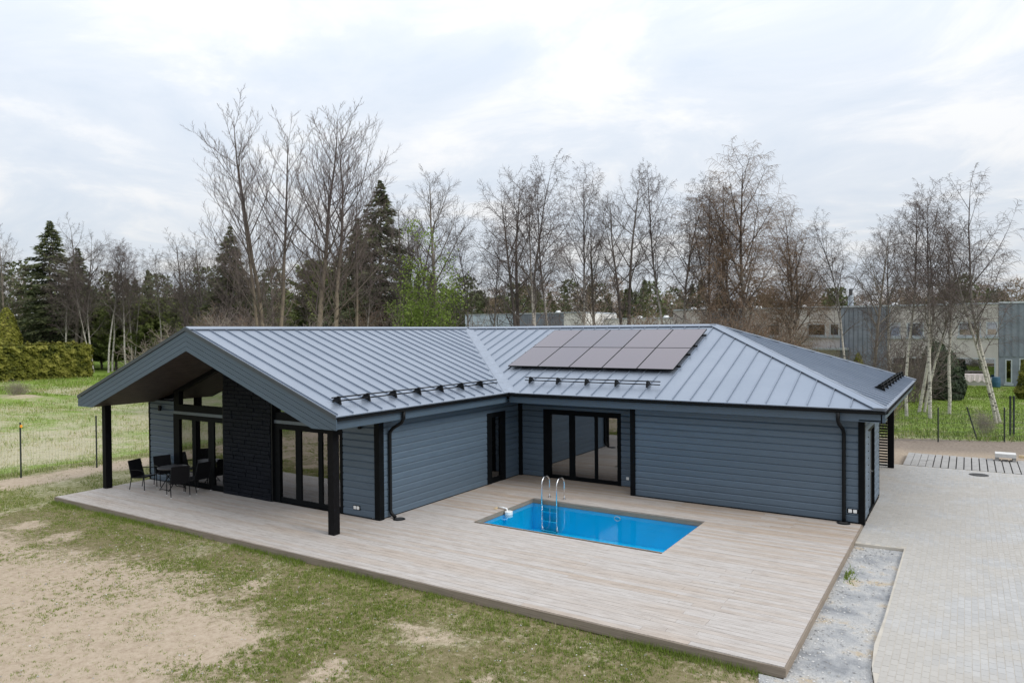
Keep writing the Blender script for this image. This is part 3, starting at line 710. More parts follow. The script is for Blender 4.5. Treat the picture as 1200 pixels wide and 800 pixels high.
# interior: floors, partitions, ceilings
mb = MB(); mb.box(GX+0.3, -0.3, GY+0.3, 8.7, -0.1, -0.02); mb.obj('room_floor', 'interior_floor', house)
mb = MB(); mb.box(-0.28, 10.6, 0.3, 2.6, -0.1, -0.02); mb.obj('room_floor', 'interior_floor', house)
mb = MB(); mb.box(GX+0.3, -0.3, -2.9, -2.8, 0, 2.9); mb.obj('partition', 'plaster_white', house)
mb = MB(); mb.box(-5.35, -5.25, -6.2, -2.95, 0, 2.9); mb.obj('partition', 'plaster_white', house)
mb = MB(); mb.box(-0.28, 4.4, 3.4, 3.5, 0, 2.7); mb.obj('partition', 'plaster_white', house)
mb = MB(); mb.box(4.3, 4.4, 0.3, 3.38, 0, 2.7); mb.obj('partition', 'plaster_white', house)
mb = MB(); mb.box(-3.0, 10.6, -0.72, 2.55, 2.745, 2.80); mb.obj('ceiling', 'plaster_white', house)
mb = MB(); mb.box(-5.2, -0.3, -2.75, 2.55, 2.81, 2.86); mb.obj('ceiling', 'plaster_white', house)
# side-door curtain, plus pale folds added to stand in for lit white reveals
def curtain_lit_reveal(fr, s0, s1, n, z0, z1):
    pts = []; k = 14
    for i in range(k+1):
        s_ = s0+(s1-s0)*i/k; pts.append((s_, n+(0.03 if i % 2 else -0.03)))
    mb = MB(); vs = [fr.p(a, b, z0) for a, b in pts]+[fr.p(a, b, z1) for a, b in pts]
    mb.add(vs, [(i, i+1, k+2+i, k+1+i) for i in range(k)]); mb.obj('curtain_lit_reveal', 'curtain_reveal_white', house, fix=False)
curtain_lit_reveal(gab, -9.55, -8.95, -0.42, 0.02, 2.25); curtain_lit_reveal(gab, -4.5, -4.1, -0.42, 0.02, 2.25); curtain_lit_reveal(rec, 0.9, 1.30, -0.42, 0.02, 2.25); curtain_lit_reveal(inn, -1.58, -1.22, -0.10, 0.02, 2.25); curtain_lit_reveal(gab, -2.75, -2.6, -0.42, 0.02, 2.25)

# roof planes in (s,t): s along the eave, t horizontal distance up the slope
class Slope:
    def __init__(s, o, es, et): s.o = Vector((*o, 0)); s.es = Vector((*es, 0)); s.et = Vector((*et, 0))
    def p(s, a, t, h=0.0):
        q = s.o+s.es*a+s.et*t; n = Vector((-s.et.x*SL, -s.et.y*SL, 1)).normalized(); q = q+Vector((0, 0, ZE+SL*t))+n*h; return (q.x, q.y, q.z)
    def slab(s, mb, poly, h0, h1): return mb.prism([s.p(a, t, h0) for a, t in poly], [s.p(a, t, h1) for a, t in poly])
def clip(poly, a, side):   # keep s>=a (side=1) or s<=a (side=-1)
    out = []
    for i in range(len(poly)):
        p, q = poly[i], poly[(i+1) % len(poly)]; dp, dq = (p[0]-a)*side, (q[0]-a)*side
        if dp >= 0: out.append(p)
        if dp*dq < 0:
            k = dp/(dp-dq); out.append((p[0]+k*(q[0]-p[0]), p[1]+k*(q[1]-p[1])))
    return out
def span(poly, a):
    ts = []
    for i in range(len(poly)):
        p, q = poly[i], poly[(i+1) % len(poly)]
        if (p[0]-a)*(q[0]-a) < 0:
            k = (a-p[0])/(q[0]-p[0]); ts.append(p[1]+k*(q[1]-p[1]))
    return (min(ts), max(ts)) if len(ts) >= 2 else None
roof = empty('roof', (0, 0, 0), house)
PAN = 0.5135
def pans(sl_, poly, first, seam_poly):
    s0 = min(p[0] for p in poly); s1 = max(p[0] for p in poly); a = first
    while a > s0: a -= PAN
    while a < s1:
        q = clip(clip(poly, max(a, s0), 1), min(a+PAN, s1), -1)
        if len(q) >= 3:
            qq = []
            for p_ in q:
                if not qq or math.hypot(p_[0]-qq[-1][0], p_[1]-qq[-1][1]) > 1e-4: qq.append(p_)
            if len(qq) > 2 and math.hypot(qq[0][0]-qq[-1][0], qq[0][1]-qq[-1][1]) < 1e-4: qq.pop()
            if len(qq) >= 3:
                mb = MB(); sl_.slab(mb, qq, -0.03, 0.0)
                sp_ = span(seam_poly, a)
                if sp_ and sp_[1]-sp_[0] > 0.1:
                    t0, t1 = sp_; sl_.slab(mb, [(a-0.006, t0), (a+0.006, t0), (a+0.006, t1), (a-0.006, t1)], 0.0005, 0.04)
                mb.obj('roof_panel', 'roof_metal', roof)
        a += PAN
S1 = Slope((ER, GF), (0, 1), (-1, 0)); L1 = EY-GF
S2 = Slope((ER, EY), (1, 0), (0, 1)); L2 = EX-ER
S3 = Slope((EX, EY), (0, 1), (-1, 0)); S4 = Slope((EX, EB), (-1, 0), (0, -1)); S5 = Slope((EL, EB), (0, -1), (1, 0))
k = HS
pans(S1, [(0, 0), (L1, 0), (L1+k, k), (0, k)], 0.02+0.6-0.0, [(0.1, 0.06), (L1-0.30, 0.06), (L1+k-0.5, k-0.18), (0.1, k-0.18)])
pans(S2, [(0, 0), (L2, 0), (L2-k, k), (-k, k)], 0.39, [(0.30, 0.06), (L2-0.3, 0.06), (L2-k-0.1, k-0.18), (-k+0.4, k-0.18)])
k3 = (EB-EY)/2
pans(S3, [(0, 0), (EB-EY, 0), (k3, k)], 0.25, [(0.3, 0.06), (EB-EY-0.3, 0.06), (k3, k-0.28)])
pans(S4, [(0, 0), (EX-EL, 0), (EX-EL-k, k), (EX-HX, k)], 0.3, [(0.3, 0.06), (EX-EL-.3, 0.06), (EX-EL-k, k-0.2), (EX-HX, k-0.2)])
pans(S5, [(0, 0), (EB-GF, 0), (EB-GF, k), (k, k)], 0.3, [(0.3, 0.06), (EB-GF-.1, 0.06), (EB-GF-.1, k-0.2), (k, k-0.2)])
# valley flashing, ridge and hip caps
mb = MB(); d = 0.26
S1.slab(mb, [(L1-d, 0.0), (L1, 0.0), (L1+k, k), (L1+k-d, k)], 0.002, 0.010); S2.slab(mb, [(0, 0), (d, 0), (-k+d, k), (-k, k)], 0.002, 0.010); mb.obj('valley_flashing', 'valley_metal', roof)
mb = MB(); c = 0.17
S1.slab(mb, [(0, k-c), (L1+k-0.3, k-c), (L1+k-0.02, k+0.02), (0, k+0.02)], 0.02, 0.048); S5.slab(mb, [(k, k-c), (EB-GF, k-c), (EB-GF, k+0.02), (k, k+0.02)], 0.02, 0.048); mb.obj('ridge_cap', 'roof_metal', roof)
mb = MB(); S2.slab(mb, [(-k+0.25, k-c), (L2-k+0.05, k-c), (L2-k, k+0.02), (-k, k+0.02)], 0.02, 0.048); S4.slab(mb, [(EX-HX, k-c), (EX-EL-k, k-c), (EX-EL-k, k+0.02), (EX-HX, k+0.02)], 0.02, 0.048); mb.obj('ridge_cap', 'roof_metal', roof)
h = 0.2; kk = k3
mb = MB(); S2.slab(mb, [(L2-h*1.4, 0), (L2, 0), (L2-k, k), (L2-k-h*1.4, k)], 0.02, 0.048); S3.slab(mb, [(0, 0), (h*1.4, 0), (kk+0.02, k-h*1.0), (kk, k)], 0.02, 0.048); mb.obj('hip_cap', 'roof_metal', roof)
mb = MB(); S3.slab(mb, [(2*kk-h*1.4, 0), (2*kk, 0), (kk, k), (kk-0.02, k-h)], 0.02, 0.048); S4.slab(mb, [(0, 0), (h*1.4, 0), (k+h*1.4, k), (k, k)], 0.02, 0.048); mb.obj('hip_cap', 'roof_metal', roof)
# gable overhang box with sloping soffit, barge boards
def bargepoly(side, top_off, bot_off, zclip):
    xt = EL if side < 0 else ER
    def zr(x): return ZR-SL*abs(x-AX)
    pts = [(AX, zr(AX)-top_off), (xt, zr(xt)-top_off)]
    zb = zr(AX)-bot_off
    if zb-SL*HS < zclip:
        xk = AX+side*(zb-zclip)/SL; pts += [(xt, zclip), (xk, zclip), (AX, zb)]
    else: pts += [(xt, zr(xt)-bot_off), (AX, zb)]
    return pts
for side in (-1, 1):
    A = [(x-side*0.135 if abs(x-(EL if side < 0 else ER)) < 1e-6 else x, z) for x, z in bargepoly(side, 0.036, 0.60, ZS+0.03)]
    mb = MB(); mb.prism([(x, GF+0.03, z) for x, z in A], [(x, GY+0.2, z) for x, z in A]); sof = mb.obj('soffit', 'soffit_wood', house)
    # soffit planks: thin battens across the slope
    for i in range(26):
        t0 = 0.1+i*0.2
        if t0 > 4.95: break
        x0 = AX+side*t0; x1 = AX+side*(t0+0.19); zb0 = ZR-SL*t0-0.60; zb1 = ZR-SL*(t0+0.19)-0.60
        mb = MB(); mb.prism([(x0, GF+0.05, zb0-0.002), (x1, GF+0.05, zb1-0.002), (x1, GY-0.01, zb1-0.002), (x0, GY-0.01, zb0-0.002)], [(x0, GF+0.05, zb0-0.02), (x1, GF+0.05, zb1-0.02), (x1, GY-0.01, zb1-0.02), (x0, GY-0.01, zb0-0.02)]); mb.obj('soffit_plank', 'soffit_wood', sof)
    barge = None
    nb = 4; t_tot = 0.635-0.07
    for i in range(nb):
        A = bargepoly(side, 0.07+t_tot*i/nb+0.009, 0.07+t_tot*(i+1)/nb, ZS)
        A = [p for p in A]
        xt = EL if side < 0 else ER
        ztop = ZR-SL*HS-(0.07+t_tot*i/nb+0.009)
        if ztop < ZS+0.002:
            zb = ZR-(0.07+t_tot*i/nb+0.009); xk = AX+side*(zb-ZS)/SL; zb2 = ZR-(0.07+t_tot*(i+1)/nb); xk2 = AX+side*(zb2-ZS)/SL
            A = [(AX, zb), (xk, ZS), (xk2, ZS), (AX, zb2)]
        mb = MB(); mb.prism([(x, GF-0.002, z) for x, z in A], [(x, GF+0.029, z) for x, z in A]); mb.obj('barge_board', 'bargeboard', house)
    xt = EL if side < 0 else ER
    A = [(AX, ZR+0.03), (xt, ZE+0.03), (xt, ZE-0.07), (AX, ZR-0.07)]
    mb = MB(); mb.prism([(x, GF-0.03, z) for x, z in A], [(x, GF+0.0, z) for x, z in A]); mb.obj('verge_trim', 'roof_trim', house)
# eaves: fascia, flat soffit, gutter
def halfround(p0, p1, out, r=0.068):
    p0 = Vector(p0); p1 = Vector(p1); out = Vector(out); mb = MB(); n = 8; ring_o, ring_i = [], []
    for i in range(n+1):
        t = math.pi*i/n; ring_o.append((-math.cos(t)*r, -math.sin(t)*r)); ring_i.append((-math.cos(t)*(r-0.008), -math.sin(t)*(r-0.008)))
    prof = ring_o+ring_i[::-1]; a = [tuple(p0+out*q[0]+Vector((0, 0, q[1]))) for q in prof]; b = [tuple(p1+out*q[0]+Vector((0, 0, q[1]))) for q in prof]
    m_ = len(prof); fs = [(i, (i+1) % m_, m_+(i+1) % m_, m_+i) for i in range(m_)]
    for base in (0, m_):
        for i in range(n): fs.append((base+i, base+i+1, base+m_-2-i, base+m_-1-i))
    mb.add(a+b, fs); return mb.obj('gutter', 'black_metal', house, False)
def eave(p0, p1, out, ext0=0.0, ext1=0.0):
    """p0,p1 on the roof edge; out = outward"""
    d_ = (Vector(p1)-Vector(p0)).normalized(); o_ = Vector(out)
    def P(p, n, z, e=0): q = Vector(p)+o_*n; return (q.x, q.y, z)
    a = Vector(p0)+d_*ext0; b = Vector(p1)-d_*ext1
    mb = MB(); mb.prism([P(a, -0.10, ZS), P(b, -0.10, ZS), P(b, -0.13, ZS), P(a, -0.13, ZS)], [P(a, -0.10, ZE-0.05), P(b, -0.10, ZE-0.05), P(b, -0.13, ZE-0.05), P(a, -0.13, ZE-0.05)]); mb.obj('fascia', 'bargeboard', house)
    mb = MB(); mb.prism([P(a, -0.131, ZS+0.02), P(b, -0.131, ZS+0.02), P(b, -0.62, ZS+0.02), P(a, -0.62, ZS+0.02)], [P(a, -0.131, ZS+0.05), P(b, -0.131, ZS+0.05), P(b, -0.62, ZS+0.05), P(a, -0.62, ZS+0.05)]); mb.obj('eave_soffit', 'bargeboard', house)
    q0 = P(a, -0.028, ZE-0.055); q1 = P(b, -0.028, ZE-0.055); halfround(q0, q1, (o_.x, o_.y, 0))
eave((ER, GF), (ER, EY), (1, 0), 0.032, -0.04); eave((ER, EY), (EX, EY), (0, -1), -0.03, 0.031); eave((EX, EY), (EX, EB), (1, 0), 0.1, 0.03)
eave((EX, EB), (EL, EB), (0, 1), 0.1, 0.03); eave((EL, EB), (EL, GF), (-1, 0), 0.1, 0.032)
mb = MB(); mb.box(RX-0.6, RX+0.3, -1.0, 0, ZS+0.052, ZS+0.07); mb.obj('eave_soffit', 'bargeboard', house)
mb = MB(); mb.box(0.03, RX, FY-0.02, -0.02, ZS+0.021, ZS+0.049); mb.obj('eave_soffit', 'bargeboard', house)
# carport ceiling
mb = MB(); mb.box(4.2, EX-0.65, 2.85, EB-0.65, ZS+0.022, ZS+0.048); mb.obj('carport_ceiling', 'soffit_wood', house)
# posts
for x, y in ((-10.45, -8.69), (-0.03, -8.70)):
    mb = MB(); mb.box(x-0.1, x+0.1, y-0.1, y+0.1, 0.001, ZS+0.1); mb.obj('post', 'black_post', house)
mb = MB(); mb.box(10.77, 10.97, 8.05, 8.25, -0.08, ZS+0.03); mb.obj('post', 'black_post', house)
scr = empty('slat_screen', (0, 0, 0), house)
for i in range(26):
    z = -0.02+i*0.102; mb = MB(); mb.box(6.2, 10.76, 8.10, 8.13, z, z+0.055); mb.obj('slat', 'black_post', scr)
for x in (6.3, 7.8, 9.3): mb = MB(); mb.box(x, x+0.06, 8.132, 8.18, -0.05, 2.68); mb.obj('batten', 'black_post', scr)
# downpipes
def downpipe(pts): MB().tube(pts, 0.048, 12).obj('downpipe', 'black_metal', house, True)
downpipe([(ER-0.03, -6.77, 2.90), (ER-0.03, -6.77, 2.72), (ER-0.10, -6.77, 2.60), (0.2, -6.77, 2.42), (0.1, -6.77, 2.32), (0.09, -6.77, 2.2), (0.09, -6.77, 0.2), (0.12, -6.77, 0.12), (0.26, -6.77, 0.03)])
downpipe([(10.48, EY-0.01, 2.90), (10.48, EY-0.01, 2.70), (10.49, EY+0.08, 2.60), (10.53, FY-0.2, 2.42), (10.54, FY-0.1, 2.32), (10.54, FY-0.09, 2.2), (10.54, FY-0.09, 0.15), (10.54, FY-0.11, 0.02)])
for x, y in ((0.40, -6.78), (10.54, -1.2)):
    g = empty('floor_drain', (x, y, 0)); tag(g, 'round black drain cup in the deck below the '+('left wing' if x < 1 else 'right corner')+' downpipe', 'drain', 'drain cups under the downpipes')
    MB().tube([(0, 0, 0.002), (0, 0, 0.02)], [0.17, 0.15], 20).obj('grate_ring', 'black_metal', g)
    MB().tube([(0, 0, 0.0205), (0, 0, 0.024)], [0.11, 0.11], 20).obj('grate', 'cast_iron', g)
# sockets and lamps
def sockets(fr, s_, z):
    r_ = empty('outdoor_socket', (0, 0, 0), house)
    mb = MB(); fr.box(mb, s_-0.13, s_+0.13, 0.0365, 0.045, z-0.06, z+0.06); mb.obj('backplate', 'black_metal', r_)
    for d_ in (-0.058, 0.058): mb = MB(); fr.box(mb, s_+d_-0.042, s_+d_+0.042, 0.0455, 0.062, z-0.042, z+0.042); mb.obj('outlet', 'white_plastic', r_)
sockets(gab, -0.8, 0.24); sockets(frw, 10.74, 0.31)
r_ = empty('outdoor_socket', (0, 0, 0), house); mb = MB(); rec.box(mb, 4.03, 4.12, 0.0365, 0.055, 0.23, 0.32); mb.obj('outlet', 'white_plastic', r_)
for s_ in (-9.93, -0.62): 
    wl = empty('wall_lamp', (0, 0, 0), house); q = gab.p(s_, 0.09, 0)
    MB().tube([(q[0], q[1], 2.40), (q[0], q[1], 2.58)], 0.05, 14).obj('lamp_body', 'black_metal', wl); mb = MB(); gab.box(mb, s_-0.03, s_+0.03, 0.0365, 0.05, 2.45, 2.53); mb.obj('lamp_bracket', 'black_metal', wl)
# snow guards
def snow_guard(sl_, s0, s1, t, first):
    g = empty('snow_guard', (0, 0, 0), house); s_ = first
    while s_ < s1:
        if s_ > s0:
            mb = MB()
            pr = [(t-0.14, 0.03), (t+0.16, 0.03), (t+0.02, 0.20), (t-0.03, 0.21)]
            mb.prism([sl_.p(s_-0.025, a, h_) for a, h_ in pr], [sl_.p(s_+0.025, a, h_) for a, h_ in pr]); mb.obj('bracket', 'black_metal', g)
        s_ += PAN*first_step
    for h_, tt in ((0.10, t-0.05), (0.175, t+0.005)):
        MB().tube([sl_.p(s0-0.15, tt, h_), sl_.p(s1+0.1, tt, h_)], 0.017, 8).obj('rail', 'black_metal', g, True)
first_step = 2
snow_guard(S1, 0.55, 7.6, 0.62, 0.62)
snow_guard(S2, 0.35, 4.8, 0.80, 0.39+PAN*0)
snow_guard(S3, 3.7, 11.3, 0.50, 0.25+PAN)
# ------------------------------------------------------------------ solar panels
PW, PH, G_ = 1.197, 1.805, 0.02
ct = math.cos(math.atan(SL)); TH = PH*ct; S0P = -1.13; T0P = 1.79
ordw = ['first', 'second', 'third', 'fourth', 'fifth', 'sixth', 'seventh', 'eighth', 'ninth', 'tenth', 'eleventh', 'twelfth', 'thirteenth', 'fourteenth', 'fifteenth', 'sixteenth', 'seventeenth', 'eighteenth', 'nineteenth', 'twentieth']
for r_i in range(2):
    for c_i in range(5):
        s0 = S0P+c_i*(PW+G_); t0 = T0P+r_i*(TH+G_); s1 = s0+PW; t1 = t0+TH
        base = S2.p((s0+s1)/2, (t0+t1)/2, 0.0)
        e_ = empty('solar_panel', base); tag(e_, '%s solar panel from the left in the %s row on the roof' % (ordw[c_i], ['lower', 'upper'][r_i]), 'solar panel', 'solar panels on the front roof slope')
        def loc(a, t, h): q = S2.p(a, t, h); return (q[0]-base[0], q[1]-base[1], q[2]-base[2])
        mb = MB(); f_ = 0.012
        for (a, b, c, d_) in ((s0, s0+f_, t0, t1), (s1-f_, s1, t0, t1), (s0+f_, s1-f_, t0, t0+f_), (s0+f_, s1-f_, t1-f_, t1)):
            mb.prism([loc(a, c, 0.10), loc(b, c, 0.10), loc(b, d_, 0.10), loc(a, d_, 0.10)], [loc(a, c, 0.136), loc(b, c, 0.136), loc(b, d_, 0.136), loc(a, d_, 0.136)])
        mb.obj('frame', 'black_metal', e_)
        mb = MB(); mb.prism([loc(s0+f_, t0+f_, 0.105), loc(s1-f_, t0+f_, 0.105), loc(s1-f_, t1-f_, 0.105), loc(s0+f_, t1-f_, 0.105)], [loc(s0+f_, t0+f_, 0.134), loc(s1-f_, t0+f_, 0.134), loc(s1-f_, t1-f_, 0.134), loc(s0+f_, t1-f_, 0.134)]); mb.obj('glass', 'solar_glass', e_)
for t in (0.35, 1.28, 2.0, 2.95):
    mb = MB(); S2.slab(mb, [(S0P-0.09, T0P+t), (S0P+5*(PW+G_)+0.09, T0P+t), (S0P+5*(PW+G_)+0.09, T0P+t+0.04), (S0P-0.09, T0P+t+0.04)], 0.045, 0.098); mb.obj('mounting_rail', 'black_metal', roof)

# ------------------------------------------------------------------ table and chairs
tb = empty('patio_table', (-8.38, -7.72, 0)); tag(tb, 'round dark slate-topped folding patio table by the glass doors', 'table')
tp = MB().tube([(0, 0, 0.70), (0, 0, 0.705), (0, 0, 0.722), (0, 0, 0.727)], [0.43, 0.45, 0.45, 0.435], 40).obj('table_top', 'table_slate', tb)
MB().tube([(0.42*math.cos(2*math.pi*i/32), 0.42*math.sin(2*math.pi*i/32), 0.685) for i in range(33)], 0.014, 8, False).obj('rim_ring', 'black_metal', tb, True)
for sx in (-1, 1):
    for q in (-1, 1):
        MB().tube([(sx*0.24, q*0.30, 0.01), (sx*0.24, q*0.02, 0.36), (sx*0.24, -q*0.24, 0.69)], 0.016, 8).obj('leg', 'black_metal', tb, True)
for q in (-1, 1): MB().tube([(-0.24, q*0.28, 0.04), (0.24, q*0.28, 0.04)], 0.012, 8).obj('stretcher', 'black_metal', tb, True)
def make_chair():   # faces +x
    ms = {}
    W = 0.27
    mb = MB(); mb.prism([(0.24, -W+0.03, 0.43), (0.24, W-0.03, 0.43), (-0.22, W-0.03, 0.40), (-0.22, -W+0.03, 0.40)], [(0.25, -W+0.03, 0.455), (0.25, W-0.03, 0.455), (-0.22, W-0.03, 0.425), (-0.22, -W+0.03, 0.425)]); ms['seat'] = mb.mesh('seat', 'wicker_black')
    mb = MB(); mb.prism([(-0.22, -W+0.02, 0.40), (-0.22, W-0.02, 0.40), (-0.36, W-0.02, 0.95), (-0.36, -W+0.02, 0.95)], [(-0.195, -W+0.02, 0.41), (-0.195, W-0.02, 0.41), (-0.335, W-0.02, 0.955), (-0.335, -W+0.02, 0.955)]); ms['backrest'] = mb.mesh('backrest', 'wicker_black')
    for i, s in enumerate((-1, 1)):
        ms['armrest', i] = MB().tube([(-0.26, s*W, 0.66), (0.0, s*W, 0.67), (0.17, s*W, 0.655), (0.235, s*W, 0.61), (0.255, s*W, 0.53), (0.26, s*W, 0.43)], 0.014, 8).mesh('armrest', 'black_metal', True)
        ms['leg', i] = MB().tube([(0.26, s*W, 0.44), (0.275, s*W, 0.02)], 0.0135, 8).mesh('leg', 'black_metal', True)
        ms['leg', i+2] = MB().tube([(-0.355, s*W*0.96, 0.95), (-0.22, s*W, 0.42), (-0.30, s*W, 0.02)], 0.0135, 8).mesh('leg', 'black_metal', True)
        ms['foot', i] = MB().tube([(0.2755, s*W, 0.0), (0.275, s*W, 0.022)], 0.017, 8).mesh('foot_cap', 'white_plastic')
        ms['foot', i+2] = MB().tube([(-0.3005, s*W, 0.0), (-0.30, s*W, 0.022)], 0.017, 8).mesh('foot_cap', 'white_plastic')
    mb = MB().tube([(-0.22, -W, 0.41), (0.25, -W, 0.43), (0.25, W, 0.43), (-0.22, W, 0.41)], 0.012, 8); ms['seat_frame'] = mb.mesh('seat_frame', 'black_metal', True)
    return ms
cm = make_chair()
for (x, y, a, lab) in ((-9.22, -8.20, 18, 'black armchair standing alone left of the patio table, nearest the deck corner'), (-9.15, -7.48, -12, 'black armchair behind the patio table against the siding, half hidden'),
                       (-7.40, -8.16, 160, 'black armchair with its back to the camera right of the patio table'), (-7.42, -7.50, 186, 'black armchair closest to the glass doors, seen side on')):
    e_ = empty('patio_chair', (x, y, 0)); e_.rotation_euler = (0, 0, R(a)); tag(e_, lab, 'chair', 'black armchairs around the patio table')
    for k_, me in cm.items(): inst(me.name.split('.')[0], me, e_)

# ------------------------------------------------------------------ fences
def mesh_panel(mb, x0, y0, x1, y1, z0, z1, sx, sz, r, sag=0.0):
    L = math.hypot(x1-x0, y1-y0); n = int(L/sx); dx, dy = (x1-x0)/L, (y1-y0)/L
    for i in range(n+1):
        a = i*L/n; mb.box(x0+dx*a-r, x0+dx*a+r, y0+dy*a-r, y0+dy*a+r, z0, z1)
    for j in range(int((z1-z0)/sz)+1):
        z = z0+j*sz; ox, oy = -dy*r, dx*r
        mb.prism([(x0-ox, y0-oy, z-r), (x1-ox, y1-oy, z-r), (x1+ox, y1+oy, z-r), (x0+ox, y0+oy, z-r)], [(x0-ox, y0-oy, z+r), (x1-ox, y1-oy, z+r), (x1+ox, y1+oy, z+r), (x0+ox, y0+oy, z+r)])
fl = empty('wire_fence', (-15.5, -7.5, GZ)); tag(fl, 'wire mesh fence on thin dark posts along the field left of the house', 'fence')
posts = [(-15.9, -11.5), (-15.68, -9.0), (-15.35, -6.5), (-15.1, -4.0), (-14.9, -1.5), (-14.7, 1.0), (-14.5, 3.5)]
for i, (x, y) in enumerate(posts):
    o = MB().tube([(0, 0, -0.2), (0, 0, 2.02)], 0.028, 10).obj('post', 'fence_post', fl, loc=(x+15.5, y+7.5, 0))
    if i == 1: mb = MB(); mb.box(0.03, 0.10, -0.03, 0.03, 1.84, 1.93); mb.obj('insulator', 'orange_plastic', o)
    if i: 
        mb = MB(); mesh_panel(mb, posts[i-1][0]+15.5, posts[i-1][1]+7.5, x+15.5, y+7.5, 0.05, 1.75, 0.10, 0.2, 0.0011); mb.obj('wire_panel', 'wire', fl)
fr_ = empty('garden_fence', (13, 17.2, PZ-0.08)); tag(fr_, 'dark green wire garden fence between the drive and the far lawn', 'fence')
pts = [(7.5, 14.8), (9.7, 15.6), (12.1, 16.5), (14.63, 17.92), (17.1, 19.0)]
for i, (x, y) in enumerate(pts):
    MB().tube([(0, 0, -0.2), (0, 0, 1.55)], 0.032, 10).obj('post', 'fence_post', fr_, loc=(x-13, y-17.2, 0))
    if i: mb = MB(); mesh_panel(mb, pts[i-1][0]-13, pts[i-1][1]-17.2, x-13, y-17.2, 0.05, 1.45, 0.06, 0.2, 0.0036); mb.obj('wire_panel', 'wire', fr_)
MB().tube([(0, 0, -0.1), (-0.42, -0.3, 1.5)], 0.03, 8).obj('brace', 'fence_post', fr_, loc=(13.62-13, 18.2-17.2, 0))
gp = empty('gate_post', (14.95, 20.4, GZ)); tag(gp, 'dark green gate post pair standing behind the garden fence', 'gate post')
for d_ in (0, 0.14): MB().tube([(d_, 0, -0.1), (d_, 0, 1.9)], 0.045, 10).obj('post', 'fence_post', gp)
# manhole, concrete kerb block, timber
mh = MB().tube([(0, 0, -0.02), (0, 0, 0.006)], [0.30, 0.30], 28).obj('manhole_cover', 'cast_iron', None, loc=(13.56, 8.19, PZ)); tag(mh, 'round dark manhole cover set in the paving', 'manhole cover')
MB().tube([(0.24*math.cos(2*math.pi*i/24), 0.24*math.sin(2*math.pi*i/24), 0.007) for i in range(25)], 0.008, 5, False).obj('rim', 'cast_iron', mh, True)
kb = empty('concrete_block', (14.45, 11.9, PZ)); tag(kb, 'pale concrete slab resting on short supports at the drive edge', 'concrete block')
mb = MB(); mb.box(-0.33, 0.33, -0.28, 0.28, 0.14, 0.28); mb.obj('slab', 'concrete_block', kb)
for x in (-0.24, 0.3): mb = MB(); mb.box(x-0.08, x+0.03, -0.24, 0.24, 0.005, 0.139); mb.obj('support', 'concrete', kb)
tbm = MB(); tbm.box(-1.1, 1.1, -0.06, 0.06, 0, 0.1); o = tbm.obj('timber_beam', 'timber_pale', None, loc=(16.0, 12.75, PZ+0.02)); o.rotation_euler = (0, 0, 0.1); tag(o, 'pale raw timber beam lying beside the concrete block', 'beam')

